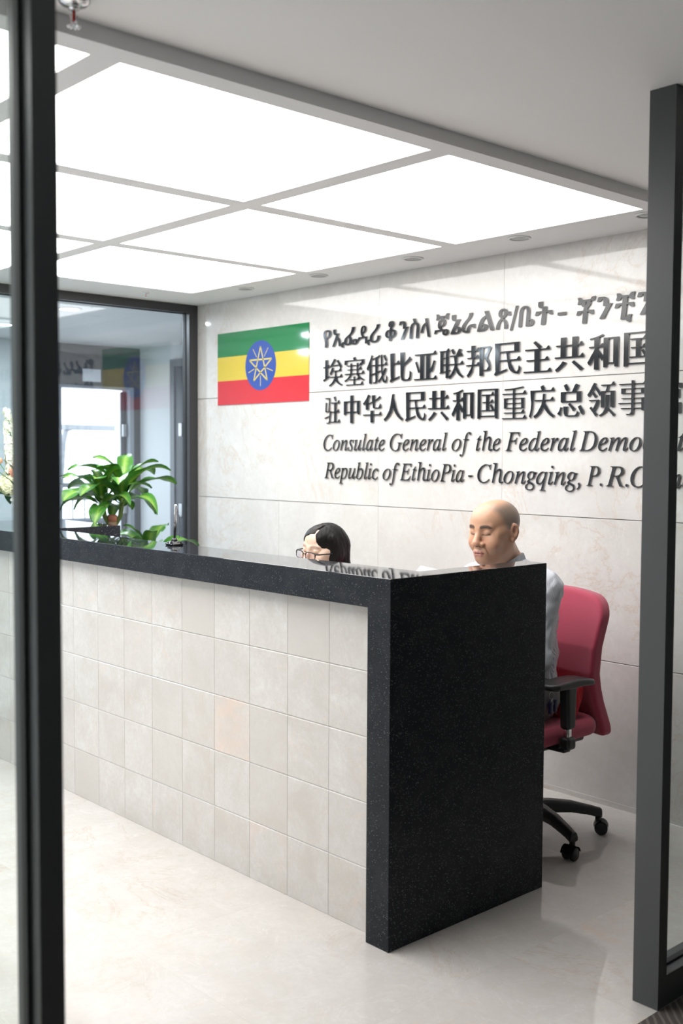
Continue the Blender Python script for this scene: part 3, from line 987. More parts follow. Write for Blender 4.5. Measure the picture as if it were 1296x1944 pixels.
def make_chair(label, group):
    """local frame: x to the sitter's right, y to the front, z up"""
    t = thing('office_chair', label, 'office chair', (0, 0, 0), 0, group)
    # backrest
    def yb(z): return np.interp(z, [0.40, 0.46, 0.55, 0.66, 0.76, 0.90, 0.98], [-0.275, -0.262, -0.225, -0.195, -0.200, -0.245, -0.275])
    def back(p):
        z = p[..., 2]; x = p[..., 0]
        y = p[..., 1] - (yb(z) + 0.025) - 0.55 * x * x
        hw = np.interp(z, [0.40, 0.60, 0.75, 0.92, 0.98], [0.252, 0.238, 0.248, 0.258, 0.250])
        q = np.stack([x * 0.245 / hw, y, z - 0.690 + 0.45 * x * x * (z > 0.69)], -1)
        # round the corners in the front view, then give it thickness
        rc = np.where(q[..., 2] > 0, 0.075, 0.025)
        d2 = np.stack([np.abs(q[..., 0]) - (0.245 - rc), np.abs(q[..., 2]) - (0.275 - rc)], -1)
        o = np.linalg.norm(np.maximum(d2, 0), axis=-1) + np.minimum(d2.max(-1), 0) - rc
        w = np.stack([o + 0.015, np.abs(y) - 0.031 + 0.015], -1)
        return (np.minimum(w.max(-1), 0) + np.linalg.norm(np.maximum(w, 0), axis=-1) - 0.015) * 0.85
    F = Field((-0.30, -0.33, 0.38), (0.30, 0.02, 1.0), 0.0055); F.fn(back, (0, -0.15, 0.69), 0.6)
    V, Q = F.mesh(); np_obj('backrest', V, Q, M_red, t)
    # seat
    def seat(p):
        x, y, z = p[..., 0], p[..., 1], p[..., 2]
        d2 = np.stack([np.abs(x) - (0.245 - 0.08), np.abs(y - 0.055) - (0.245 - 0.08)], -1)
        o = np.linalg.norm(np.maximum(d2, 0), axis=-1) + np.minimum(d2.max(-1), 0) - 0.08
        zz = z - 0.460 + 0.10 * np.maximum(y - 0.2, 0) - 0.01 * np.cos(x * 6)
        w = np.stack([o + 0.028, np.abs(zz) - 0.032 + 0.028], -1)
        return (np.minimum(w.max(-1), 0) + np.linalg.norm(np.maximum(w, 0), axis=-1) - 0.028) * 0.9
    F = Field((-0.28, -0.22, 0.39), (0.28, 0.33, 0.52), 0.006); F.fn(seat, (0, 0.055, 0.45), 0.5)
    V, Q = F.mesh(); s = np_obj('seat', V, Q, M_red, t)
    obj('seat_shell', nb(((-0.20, -0.13, 0.405), (0.20, 0.25, 0.428)), bev=0.01), M_black, t, True)
    obj('back_bar', nb(((-0.028, -0.27, 0.408), (0.028, 0.0, 0.424)), ((-0.028, -0.285, 0.41), (0.028, -0.262, 0.50)), bev=0.006), M_black, t, True)
    # armrests
    for sx in (1, -1):
        def pad(p):
            x, y, z = p[..., 0] - sx * 0.275, p[..., 1] - 0.09, p[..., 2]
            zc = 0.668 - 0.95 * np.minimum(y + 0.02, 0) ** 2 * 1.1 - 0.5 * np.maximum(y - 0.07, 0) ** 2
            d2 = np.stack([np.abs(x) - 0.012, np.abs(y) - 0.095], -1)
            o = np.linalg.norm(np.maximum(d2, 0), axis=-1) + np.minimum(d2.max(-1), 0) - 0.033
            th = np.interp(y, [-0.13, 0.0, 0.13], [0.011, 0.016, 0.011])
            w = np.stack([o + 0.010, np.abs(z - zc) - th + 0.010], -1)
            return (np.minimum(w.max(-1), 0) + np.linalg.norm(np.maximum(w, 0), axis=-1) - 0.010) * 0.9
        F = Field((sx * 0.275 - 0.06, -0.06, 0.62), (sx * 0.275 + 0.06, 0.24, 0.70), 0.004); F.fn(pad, (sx * 0.275, 0.09, 0.66), 0.3)
        V, Q = F.mesh(); a = np_obj('armrest', V, Q, M_black, t)
        F = Field((sx * 0.275 - 0.05, 0.02, 0.44), (sx * 0.275 + 0.05, 0.15, 0.68), 0.004)
        F.fn(lambda p: rbox(np.stack([p[..., 0] / (1 + 0 * p[..., 2]), (p[..., 1] - 0.083) / np.interp(p[..., 2], [0.48, 0.65], [0.82, 1.15]), p[..., 2]], -1), (sx * 0.275, 0, 0.578), (0.020, 0.028, 0.080), 0.012) * 0.85, (sx * 0.275, 0.083, 0.57), 0.2)
        V, Q = F.mesh(); np_obj('post_sleeve', V, Q, M_black, a)
        obj('chrome_stem', nb(((sx * 0.275 - 0.010, 0.070, 0.45), (sx * 0.275 + 0.010, 0.096, 0.51)), bev=0.004), M_chrome, a, True)
        F = Field((sx * 0.275 - 0.05, 0.03, 0.40), (sx * 0.275 + 0.05, 0.14, 0.49), 0.004)
        F.fn(lambda p: rbox(p, (sx * 0.275, 0.083, 0.447), (0.022, 0.026, 0.023), 0.012), (sx * 0.275, 0.083, 0.42), 0.1)
        V, Q = F.mesh(); np_obj('socket', V, Q, M_black, a)
        obj('arm_bracket', nb(((sx * 0.15, 0.063, 0.412), (sx * 0.275, 0.103, 0.430)), bev=0.004), M_black, a, True)
    # column and five-star base
    bx, by = 0.0, -0.07
    T = Matrix.Translation((bx, by, 0))
    obj('gas_column', lathe(bmesh.new(), [(0, 0.405), (0.022, 0.405), (0.022, 0.24), (0.030, 0.24), (0.030, 0.10), (0.0, 0.10)], 20, T), M_black, t, True)
    obj('hub', lathe(bmesh.new(), [(0, 0.145), (0.036, 0.145), (0.046, 0.13), (0.046, 0.085), (0, 0.085)], 20, T), M_black, t, True)
    for k in range(5):
        a = math.radians(161.6 + 72 * k)
        ca, sa = math.cos(a), math.sin(a)
        Rm = np.array([[ca, -sa, 0], [sa, ca, 0], [0, 0, 1]])
        def lg(p):
            r, s_, z = p[..., 0], p[..., 1], p[..., 2]
            zc = np.interp(r, [0.0, 0.08, 0.16, 0.24, 0.27], [0.120, 0.119, 0.112, 0.094, 0.084])
            hh = np.interp(r, [0.0, 0.1, 0.22, 0.27], [0.026, 0.024, 0.019, 0.019]); hwid = np.interp(r, [0.0, 0.27], [0.030, 0.019])
            w = np.stack([np.abs(s_) - hwid + 0.008 + 0.35 * np.maximum(z - zc, 0), np.abs(z - zc) - hh + 0.008, np.abs(r - 0.14) - 0.142 + 0.008], -1)
            return (np.minimum(w.max(-1), 0) + np.linalg.norm(np.maximum(w, 0), axis=-1) - 0.008) * 0.85
        F = Field((bx - 0.32, by - 0.32, 0.03), (bx + 0.32, by + 0.32, 0.17), 0.0055)
        F.frame(Rm, (bx, by, 0)); F.fn(lg, (0.14, 0, 0.1), 0.22)
        V, Q = F.mesh(); leg = np_obj('base_leg', V, Q, M_black, t)
        sw = (-1.18, -0.33, -0.7, 2.4, 0.2)[k]
        c = Matrix.Translation((bx + 0.268 * ca, by + 0.268 * sa, 0)) @ Matrix.Rotation(a + sw, 4, 'Z')
        b = bmesh.new()
        for s_ in (-1, 1):
            lathe(b, [(0, -0.009), (0.022, -0.009), (0.0255, -0.005), (0.0255, 0.005), (0.022, 0.009), (0, 0.009)], 20,
                  c @ Matrix.Translation((0.012, s_ * 0.015, 0.0258)) @ Matrix.Rotation(PI / 2, 4, 'X'))
        tt = bmesh.new(); box(tt, (-0.010, -0.005, 0.018), (0.022, 0.005, 0.050), 0.003); merge(b, tt, c)
        tt = bmesh.new(); lathe(tt, [(0, 0.045), (0.011, 0.045), (0.011, 0.072), (0, 0.072)], 12); merge(b, tt, c)
        # hood over the wheels
        tt = bmesh.new(); n = 10
        for s_ in (-0.027, 0.027):
            pass
        ring = [[tt.verts.new((0.012 + 0.029 * math.cos(q), s_, 0.0258 + 0.029 * math.sin(q))) for s_ in (-0.026, 0.026)] for q in np.linspace(0.1, PI * 0.95, n)]
        for A, B in zip(ring, ring[1:]):
            tt.faces.new((A[0], A[1], B[1], B[0]))
        bmesh.ops.solidify(tt, geom=list(tt.faces), thickness=0.002)
        merge(b, tt, c)
        obj('caster', b, M_black, leg, True)
    return t

def copy_tree(o, parent=None):
    c = o.copy(); sc.collection.objects.link(c)
    if parent is not None:
        c.parent = parent
    for ch in list(o.children):
        copy_tree(ch, c)
    return c

CHX, CHY = 1.075, -0.60
chair = make_chair('crimson office chair the bald man in the striped shirt sits on', 'office chairs behind the counter')
chair.location = (CHX, CHY, 0); chair.rotation_euler = (0, 0, PI)
WX, WY = 0.375, -0.79
ch2 = copy_tree(chair)
ch2.location = (WX, WY, 0)
ch2['label'] = 'office chair behind the counter under the woman with glasses'

# scarlet cushion propped between the man and the backrest
def cushion():
    F = Field((-0.20, -0.11, -0.16), (0.20, 0.11, 0.16), 0.006)
    def f(p):
        x, y, z = p[..., 0] / 0.19, p[..., 1], p[..., 2] / 0.075
        u = np.clip(np.maximum(np.abs(x), np.abs(z)), 0, 1)
        pin = 0.06 * (np.abs(x) * np.abs(z))
        th = 0.036 * np.sqrt(np.maximum((1 - np.minimum(np.abs(x), 1) ** 4) * (1 - np.minimum(np.abs(z), 1) ** 4), 0)) + 0.004
        dx = (np.abs(x) - 1 + pin) * 0.19; dz = (np.abs(z) - 1 + pin) * 0.075
        return np.maximum(np.maximum(dx, dz), np.abs(y) - th) * 0.7
    F.fn(f, (0, 0, 0), 0.4)
    V, Q = F.mesh()
    o = np_obj('cushion', V, Q, M_cush)
    return tag(o, 'bright red cushion on the crimson chair behind the seated man', 'cushion')
cu = cushion()
cu.location = (1.095, -0.525, 0.563); cu.rotation_euler = (math.radians(-22), math.radians(5), math.radians(0))

#=================================================================== PEOPLE
def skin_mat():
    m = mat('skin', (0.6, 0.4, 0.3), 0.37)
    t = NT(m)
    a = t.n('ShaderNodeAttribute', attribute_name='tone')
    co = t.coord()
    n = t.noise(co, 60, 4, 0.6)
    c = t.mix(t.math('MULTIPLY', t.ramp(n, [(0.35, 0.0), (0.75, 1.0)]), 0.16), a.outputs['Color'], (0.42, 0.20, 0.13))
    t.l(c, t.p.inputs['Base Color'])
    t.p.inputs['Subsurface Weight'].default_value = 0.12
    t.p.inputs['Subsurface Radius'].default_value = (0.9, 0.35, 0.2)
    t.p.inputs['Subsurface Scale'].default_value = 0.006
    t.bump(t.noise(co, 420, 3), 0.12, 0.001)
    return m
M_skin = skin_mat()

def stripe_mat(name, base, line, freq, width):
    m = mat(name, base, 0.8)
    t = NT(m)
    a = t.n('ShaderNodeAttribute', attribute_name='around')
    f = t.math('FRACT', t.math('MULTIPLY', a.outputs['Fac'], freq))
    k = t.math('LESS_THAN', f, width)
    t.l(t.mix(k, base, line), t.p.inputs['Base Color'])
    return m
M_shirt = stripe_mat('striped_shirt_cotton', (0.78, 0.79, 0.82), (0.36, 0.40, 0.50), 340.0, 0.34)
M_trous = mat('grey_trousers_cloth', (0.20, 0.193, 0.20), 0.85)
M_shoe = mat('black_shoe_leather', (0.012, 0.011, 0.011), 0.3)
M_blouse = mat('dark_blouse_cloth', (0.05, 0.05, 0.07), 0.8)

def sstep(a, b, x):
    t = np.clip((x - a) / (b - a), 0, 1)
    return t * t * (3 - 2 * t)

def head(F, k=1.0, male=True):
    """head in its own frame: origin between the ears, x right, y to the face, z up"""
    F.ell((0, -0.012, 0.034), (0.0755, 0.096, 0.081))
    F.ell((0, 0.030, -0.015), (0.067, 0.064, 0.090), 0.03)
    if male:
        F.ell((0, 0.035, -0.070), (0.058, 0.055, 0.050), 0.025)
        F.ell((0.050, 0.005, -0.058), (0.022, 0.036, 0.036), 0.025); F.ell((-0.050, 0.005, -0.058), (0.022, 0.036, 0.036), 0.025)
        F.ell((0, 0.072, -0.096), (0.030, 0.024, 0.021), 0.022)
        F.ell((0, 0.030, -0.100), (0.046, 0.048, 0.026), 0.022)
        F.ell((0, 0.046, 0.046), (0.054, 0.044, 0.046), 0.045)
    else:
        F.ell((0, 0.040, -0.065), (0.050, 0.050, 0.046), 0.025)
        F.ell((0, 0.072, -0.096), (0.020, 0.018, 0.018), 0.022)
        F.ell((0, 0.055, 0.055), (0.050, 0.036, 0.042), 0.03)
    for s in (1, -1):
        F.ell((s * 0.043, 0.062, -0.034), (0.027, 0.028, 0.030), 0.022)       # cheek
        F.ell((s * 0.062, 0.030, 0.000), (0.012, 0.035, 0.016), 0.02)         # cheekbone
    F.cone((-0.042, 0.079, 0.024), (-0.010, 0.089, 0.019), 0.008, 0.009, 0.014)  # brows
    F.cone((0.042, 0.079, 0.024), (0.010, 0.089, 0.019), 0.008, 0.009, 0.014)
    for s in (1, -1):
        F.ell((s * 0.033, 0.104, 0.009), (0.018, 0.013, 0.011), 0.010, cut=True)   # socket
        F.ell((s * 0.032, 0.0795, 0.007), (0.0165, 0.0135, 0.0115), 0.004)          # lowered lid
        F.cone((s * 0.017, 0.0915, -0.0015), (s * 0.032, 0.0945, -0.0040), 0.0014, 0.0014, 0.002, cut=True)
        F.cone((s * 0.032, 0.0945, -0.0040), (s * 0.047, 0.084, -0.0010), 0.0014, 0.0012, 0.002, cut=True)
    # nose
    nw = 1.14 if male else 0.82
    F.cone((0, 0.090, 0.016), (0, 0.110, -0.031), 0.0075 * nw, 0.0125 * nw, 0.010)
    F.ell((0, 0.1095, -0.0345), (0.0145 * nw, 0.0125, 0.0115), 0.006)
    for s in (1, -1):
        F.ell((s * 0.0155 * nw, 0.0985, -0.0375), (0.0095 * nw, 0.0115, 0.0088), 0.005)
        F.ell((s * 0.0085 * nw, 0.1065, -0.0465), (0.0042, 0.0060, 0.0040), 0.002, cut=True)
    # mouth
    F.ell((0, 0.083, -0.0700), (0.032, 0.019, 0.025), 0.016)
    for s in (1, -1):
        F.cone((0, 0.1010, -0.0670), (s * 0.012, 0.0995, -0.0660), 0.0055, 0.0052, 0.004)
        F.cone((s * 0.012, 0.0995, -0.0660), (s * 0.025, 0.0900, -0.0700), 0.0050, 0.0022, 0.004)
    F.cone((-0.012, 0.0975, -0.0775), (0.012, 0.0975, -0.0775), 0.0062, 0.0062, 0.004)
    F.cone((-0.012, 0.0975, -0.0775), (-0.024, 0.0890, -0.0725), 0.0058, 0.0022, 0.004)
    F.cone((0.012, 0.0975, -0.0775), (0.024, 0.0890, -0.0725), 0.0058, 0.0022, 0.004)
    F.cone((-0.024, 0.0945, -0.0720), (0, 0.1060, -0.0718), 0.0013, 0.0016, 0.002, cut=True)
    F.cone((0.024, 0.0945, -0.0720), (0, 0.1060, -0.0718), 0.0013, 0.0016, 0.002, cut=True)
    if male:    # folds beside the mouth
        for s in (1, -1):
            F.cone((s * 0.024, 0.0960, -0.041), (s * 0.036, 0.0845, -0.072), 0.0016, 0.0012, 0.006, cut=True)
    # ears
    for s in (1, -1):
        Rr = rotm(0.15, 0, s * 0.35)
        F.ell((s * 0.0795, -0.010, -0.002), (0.0085, 0.0195, 0.033), 0.006, Rr)
        F.ell((s * 0.0880, -0.007, 0.003), (0.0080, 0.0105, 0.0185), 0.004, Rr, cut=True)
        F.cone((s * 0.083, -0.017, 0.020), (s * 0.085, -0.023, -0.002), 0.0036, 0.0036, 0.007)
        F.ell((s * 0.080, -0.002, -0.031), (0.0060, 0.0085, 0.0095), 0.004)

def hand(F, wrist, d, n, side, curl):
    """five fingers and a thumb: d points along the hand, n out of its back"""
    d = np.array(d, float); d /= np.linalg.norm(d); n = np.array(n, float); n -= d * (n @ d); n /= np.linalg.norm(n)
    s = np.cross(d, n) * side
    w_ = np.array(wrist, float)
    F.cone(w_, w_ + d * 0.05, 0.024, 0.026, 0.015)
    for i, (off, ln) in enumerate(((-0.027, 0.062), (-0.009, 0.074), (0.009, 0.080), (0.027, 0.072))):
        k = w_ + d * (0.085 - 0.004 * abs(i - 2)) + s * off
        F.cone(w_ + d * 0.025 + s * off * 0.6, k, 0.014, 0.0112, 0.008)
        p = k; ang = 0.35 * curl
        for j, (fr, r0, r1) in enumerate(((0.45, 0.0098, 0.0090), (0.30, 0.0090, 0.0082), (0.25, 0.0082, 0.0070))):
            ang += curl * (0.3 + 0.35 * j)
            q = p + (d * math.cos(ang) - n * math.sin(ang)) * ln * fr
            F.cone(p, q, r0, r1, 0.003); p = q
    # thumb leaves the side of the palm near its base
    a = w_ + d * 0.022 + s * 0.020
    b = a + (d * 0.6 + s * 0.75 - n * 0.25) * 0.045
    c = b + (d * 0.85 + s * 0.15 - n * 0.5) * 0.032
    e = c + (d * 0.9 - s * 0.1 - n * 0.45) * 0.026
    F.cone(a, b, 0.016, 0.0125, 0.008); F.cone(b, c, 0.0118, 0.0105, 0.004); F.cone(c, e, 0.0102, 0.0080, 0.003)

def person(P, parent, male):
    """P: joints in the sitter's frame (x right, y front, z up). returns nothing; builds body and clothes"""
    g = P['girth']
    def torso(F, inf, k):
        F.ell(P['pelvis'], (0.150 * g + inf, 0.115 * g + inf, 0.105 + inf), k)
        a, b, c = (np.array(P[q], float) for q in ('pelvis', 'waist', 'chest'))
        F.ell(b, (0.140 * g + inf, 0.112 * g + inf, 0.13 + inf), 0.06)
        F.ell(c, (0.158 * g + inf, 0.112 * g + inf, 0.15 + inf), 0.06)
        nk = np.array(P['neck'], float)
        for s in ('r', 'l'):
            sh = np.array(P['shoulder_' + s], float)
            F.cone(nk + (0, -0.01, -0.026), sh + (0, 0, 0.006), 0.054 * g + inf, 0.052 * g + inf, 0.04)
    def arms(F, inf, k, stop=1.0):
        for s in ('r', 'l'):
            sh, el, wr = (np.array(P[q + s], float) for q in ('shoulder_', 'elbow_', 'wrist_'))
            F.cone(sh, el, 0.047 * g + inf, 0.037 * g + inf, k)
            F.cone(el, el + (wr - el) * stop, 0.038 * g + inf, 0.026 + inf, 0.02)
    def legs(F, inf, k, foot=True):
        for s in ('r', 'l'):
            hp, kn, an = (np.array(P[q + s], float) for q in ('hip_', 'knee_', 'ankle_'))
            F.cone(hp, kn, 0.080 * g + inf, 0.056 * g + inf, k)
            F.cone(kn, an, 0.053 * g + inf, 0.036 + inf, 0.03)
            if foot:
                F.cone(an + (0, -0.02, -0.04), an + (0, 0.13, -0.055), 0.034, 0.024, 0.02)
    H = np.array(P['head'], float); RH = rotm(*P['head_rot'])
    hs = P.get('head_scale', 1.0)
    lo = np.array([-0.36, -0.20, 0.0]); hi = np.array([0.36, 0.68, P['top']])
    F = Field(lo, hi, 0.0065, (H - (0.105, 0.125, 0.135), H + (0.105, 0.135, 0.14), 0.0021))
    F.frame(RH, H, hs)
    head(F, 1.0, male)
    F.frame()
    nk = np.array(P['neck'], float)
    hb = H + RH @ np.array((0, -0.014, -0.050))
    F.cone(nk + (0, -0.01, -0.02), hb, 0.062 * g, 0.054 * g, 0.022)
    torso(F, 0.0, 0.05); arms(F, 0.0, 0.03); legs(F, 0.0, 0.05)
    for s in ('r', 'l'):
        el, wr = np.array(P['elbow_' + s], float), np.array(P['wrist_' + s], float)
        hand(F, wr, P['hand_dir_' + s], P['hand_n_' + s], P['hand_side_' + s], 0.75)
    V, Q = F.mesh()
    o = np_obj('body', V, Q, M_skin, parent)
    # colouring of skin, brows, lips, lashes, shaven scalp
    q = (V - H) @ RH / hs
    x, y, z = q[:, 0], q[:, 1], q[:, 2]
    tone = np.tile(np.array(P['skin']), (len(V), 1))
    def paint(mask, col, amt=1.0):
        m = np.clip(mask * amt, 0, 1)[:, None]
        tone[:] = tone * (1 - m) + np.array(col) * m
    near = (np.abs(x) < 0.12) & (np.abs(z) < 0.16)
    ax = np.abs(x)
    front = sstep(0.04, 0.07, y) * near
    if male:
        hair = sstep(0.066, 0.028, y - 0.50 * (z - 0.06)) * sstep(-0.012, 0.022, z + 0.25 * y) * near
        hair = hair * (1 - sstep(0.085, 0.115, z + 0.12 * y))
        ear = (ax > 0.078) & (np.abs(y + 0.01) < 0.035) & (np.abs(z) < 0.045)
        paint(hair * (~ear), (0.17, 0.14, 0.115), 0.88)
        paint(front * sstep(-0.040, -0.055, z), (0.34, 0.21, 0.155), 0.35)          # shaven chin
        paint(sstep(0.03, 0.06, y) * sstep(0.03, 0.0, np.abs(z + 0.03)) * sstep(0.075, 0.05, ax), (0.58, 0.28, 0.18), 0.35)
        paint(ear * 1.0, (0.56, 0.27, 0.19), 0.4)
    zb = 0.0235 + 0.0035 * np.sin(np.clip((ax - 0.012) / 0.042, 0, 1) * PI) - 0.10 * np.maximum(ax - 0.040, 0)
    bw = (0.0064 if male else 0.0050) * sstep(0.010, 0.016, ax) * sstep(0.058, 0.044, ax)
    paint(sstep(1.25, 0.6, np.abs(z - zb) / np.maximum(bw, 1e-4)) * front * (bw > 1e-4), (0.055, 0.042, 0.035), 0.95 if male else 0.45)
    zl = -0.0040 + 0.10 * np.maximum(ax - 0.034, 0) + 0.06 * np.maximum(0.028 - ax, 0)
    paint(sstep(0.0030, 0.0012, np.abs(z - zl)) * sstep(0.015, 0.018, ax) * sstep(0.050, 0.046, ax) * front, (0.03, 0.02, 0.018), 0.9)
    paint((((x / 0.0245) ** 2 + ((z + 0.072) / 0.0105) ** 2) < 1) * front, (0.42, 0.16, 0.15), 0.75)
    paint(sstep(0.0022, 0.0008, np.abs(z + 0.0718)) * sstep(0.027, 0.022, ax) * front, (0.10, 0.035, 0.03), 0.8)
    for s in (1, -1):
        paint((((x - s * 0.0085) / 0.0048) ** 2 + ((z + 0.0455) / 0.0036) ** 2 < 1) * (y > 0.095) * near, (0.05, 0.02, 0.015), 0.85)
    vcol(o, 'tone', tone)
    # clothes: folded a little, following the body
    cm = P['cloth']
    F = Field(lo, hi - (0, 0, 0.15), 0.0055)
    torso(F, 0.011, 0.05); arms(F, 0.012, 0.035, 0.93)
    F.noise(0.0036, 42, 3, (1, 1, 0.7)); F.noise(0.0022, 95, 11)
    F.frame(RH, H); F.frame()
    F.cone(nk + (0, 0.0, -0.012), nk + (0, 0.03, 0.10), 0.056 * g, 0.056 * g, 0.004, cut=True)
    V, Q = F.mesh()
    s = np_obj(P['cloth_name'], V, Q, cm, parent)
    # distance round the body or the arm, for the stripes
    ca = np.array(P['chest'], float)
    best = np.full(len(V), 9.0); ar = np.zeros(len(V))
    segs = [(np.array(P['pelvis'], float), ca + (0, 0, 0.12), 0.15, 0.15)]
    for sd in ('r', 'l'):
        segs += [(np.array(P['shoulder_' + sd], float) , np.array(P['elbow_' + sd], float), 0.055, 0.052), (np.array(P['elbow_' + sd], float), np.array(P['wrist_' + sd], float), 0.045, 0.042)]
    for a, b, r, rr in segs:
        d = b - a; L = np.linalg.norm(d); d = d / L
        h = np.clip((V - a) @ d, 0, L)
        c = V - a - h[:, None] * d
        e = np.cross(d, (0, 1, 0)); e /= np.linalg.norm(e); f = np.cross(d, e)
        an = np.arctan2(c @ f, c @ e) * rr
        if r > 0.1:
            an = V[:, 0] * (1 + 0 * an)
        dist = np.linalg.norm(c, axis=1) / r
        m = dist < best
        best[m] = dist[m]; ar[m] = an[m]
    vfloat(s, 'around', ar)
    F = Field(lo, np.array([hi[0], hi[1], 0.74]), 0.0065)
    F.ell(P['pelvis'], (0.156 * g, 0.122 * g, 0.106), 0.05); legs(F, 0.012, 0.05, False)
    F.noise(0.003, 45, 5)
    V, Q = F.mesh()
    np_obj('trousers', V, Q, M_trous, parent)
    for s in ('r', 'l'):
        an = np.array(P['ankle_' + s], float)
        F = Field(an + (-0.07, -0.10, -0.12), an + (0.07, 0.22, 0.03), 0.006)
        F.cone(an + (0, -0.03, -0.045), an + (0, 0.14, -0.058), 0.042, 0.032, 0.02); F.cone(an, an + (0, -0.02, -0.05), 0.044, 0.044, 0.03)
        F.fn(lambda p: -(p[..., 2] - 0.002), an, 0.4, 0.004, cut=False) if False else None
        V, Q = F.mesh(); V[:, 2] = np.maximum(V[:, 2], 0.003)
        np_obj('shoe', V, Q, M_shoe, parent)

def collar(P, parent, m):
    """folded shirt collar standing round the neck"""
    nk = np.array(P['neck'], float); H = np.array(P['head'], float)
    t = bmesh.new(); n = 48
    rows = []
    prof = [(0.062, -0.010), (0.0625, 0.024), (0.0650, 0.040), (0.0690, 0.041), (0.0745, 0.018), (0.0860, -0.014)]
    lay = t.verts.layers.float.new('around')
    for i in range(n + 1):
        th = PI / 2 + 0.10 + (2 * PI - 0.20) * i / n      # starts and ends at the throat
        fr = max(math.sin(th), 0.0)
        row = []
        for j, (r, z) in enumerate(prof):
            lift = -0.030 * fr + 0.008 * (1 - fr)
            drop = -0.030 * fr ** 3 if j >= 4 else 0.0
            v = t.verts.new((nk[0] + 1.03 * r * math.cos(th), nk[1] + 0.004 + r * math.sin(th) * 1.05 + 0.22 * (z + lift), nk[2] + z + lift + drop - 0.002))
            v[lay] = th * 0.036
            row.append(v)
        rows.append(row)
    for A, B in zip(rows, rows[1:]):
        for j in range(len(prof) - 1):
            t.faces.new((A[j], A[j + 1], B[j + 1], B[j]))
    bmesh.ops.solidify(t, geom=list(t.faces), thickness=0.0016)
    return obj('collar', t, m, parent, True)

MAN = dict(girth=1.08, pelvis=(0, 0.02, 0.585), waist=(0, 0.03, 0.73), chest=(0, 0.055, 0.885), neck=(0.008, 0.088, 1.066),
           shoulder_r=(0.175, 0.075, 0.985), shoulder_l=(-0.150, 0.070, 0.985), elbow_r=(0.235, 0.17, 0.77), elbow_l=(-0.160, 0.125, 0.735),
           wrist_r=(0.115, 0.385, 0.915), wrist_l=(-0.08, 0.375, 0.915), hand_dir_r=(-0.25, 0.85, 0.42), hand_dir_l=(0.25, 0.85, 0.42),
           hand_n_r=(0.75, -0.1, 0.65), hand_n_l=(-0.75, -0.1, 0.65), hand_side_r=-1, hand_side_l=1,
           hip_r=(0.085, 0.06, 0.575), hip_l=(-0.085, 0.06, 0.575), knee_r=(0.10, 0.44, 0.57), knee_l=(-0.12, 0.42, 0.57),
           ankle_r=(0.10, 0.47, 0.105), ankle_l=(-0.12, 0.45, 0.105), head=(0.012, 0.152, 1.198), head_rot=(math.radians(-4), math.radians(0), math.radians(0)),
           top=1.36, skin=(0.585, 0.335, 0.215), cloth=M_shirt, cloth_name='shirt')
man = thing('person', 'bald man in a striped white shirt sitting behind the counter, looking down', 'person', (CHX, CHY, 0), PI)
person(MAN, man, True)
collar(MAN, man, M_shirt)
# key ring on his belt
b = bmesh.new()
for k in range(20):
    pass
kr = [(-0.196, 0.075 + 0.014 * math.cos(a), 0.605 + 0.014 * math.sin(a)) for a in np.linspace(0, 2 * PI, 17)]
tube(b, kr, 0.0012, 6, False)
for (dy, dz, a) in ((-0.022, -0.058, 0.2), (0.004, -0.062, -0.1), (0.020, -0.055, -0.3)):
    tube(b, [(-0.198, 0.075, 0.592), (-0.202, 0.075 + dy, 0.592 + dz)], [0.005, 0.0028], 6)
keys = obj('keys', b, M_steel, man, True)
b = bmesh.new()
box(b, (-0.208, 0.052, 0.545), (-0.196, 0.070, 0.590), 0.004); box(b, (-0.210, 0.080, 0.540), (-0.198, 0.098, 0.585), 0.004)
obj('key_fob', b, mat('navy_key_fob', (0.01, 0.012, 0.06), 0.35), keys, True)

# paper in his hands
b = bmesh.new()
nx, nz = 6, 8
vs = [[b.verts.new((-0.105 + 0.21 * i / nx, 0.012 * math.sin(i / nx * PI) + 0.23 * (k / nz) , 0.17 * k / nz)) for i in range(nx + 1)] for k in range(nz + 1)]
for k in range(nz):
    for i in range(nx):
        b.faces.new((vs[k][i], vs[k][i + 1], vs[k + 1][i + 1], vs[k + 1][i]))
bmesh.ops.solidify(b, geom=list(b.faces), thickness=0.0006)
o = obj('paper_sheet', b, mat('paper', (0.82, 0.83, 0.85), 0.7))
o.location = (1.085, -1.285, 0.900); o.rotation_euler = (0, math.radians(8), math.radians(6))
tag(o, 'white sheet of paper held up by the bald man behind the counter', 'paper')

WOM = dict(girth=0.90, pelvis=(0, 0.02, 0.575), waist=(0, 0.05, 0.70), chest=(0, 0.10, 0.81), neck=(0.0, 0.135, 0.945),
           shoulder_r=(0.150, 0.125, 0.885), shoulder_l=(-0.150, 0.125, 0.885), elbow_r=(0.21, 0.20, 0.74), elbow_l=(-0.21, 0.20, 0.74),
           wrist_r=(0.10, 0.38, 0.775), wrist_l=(-0.10, 0.38, 0.775), hand_dir_r=(-0.2, 0.95, 0.02), hand_dir_l=(0.2, 0.95, 0.02),
           hand_n_r=(0.1, 0, 1), hand_n_l=(-0.1, 0, 1), hand_side_r=-1, hand_side_l=1,
           hip_r=(0.08, 0.06, 0.57), hip_l=(-0.08, 0.06, 0.57), knee_r=(0.09, 0.42, 0.56), knee_l=(-0.09, 0.42, 0.56),
           ankle_r=(0.09, 0.44, 0.105), ankle_l=(-0.09, 0.44, 0.105), head=(0.0, 0.200, 1.092), head_rot=(math.radians(-1), math.radians(-5), math.radians(2)), head_scale=0.90,
           top=1.26, skin=(0.74, 0.53, 0.41), cloth=M_blouse, cloth_name='blouse')
wom = thing('person', 'black haired woman with glasses half hidden behind the counter, looking down', 'person', (WX, WY, 0), PI)
person(WOM, wom, False)

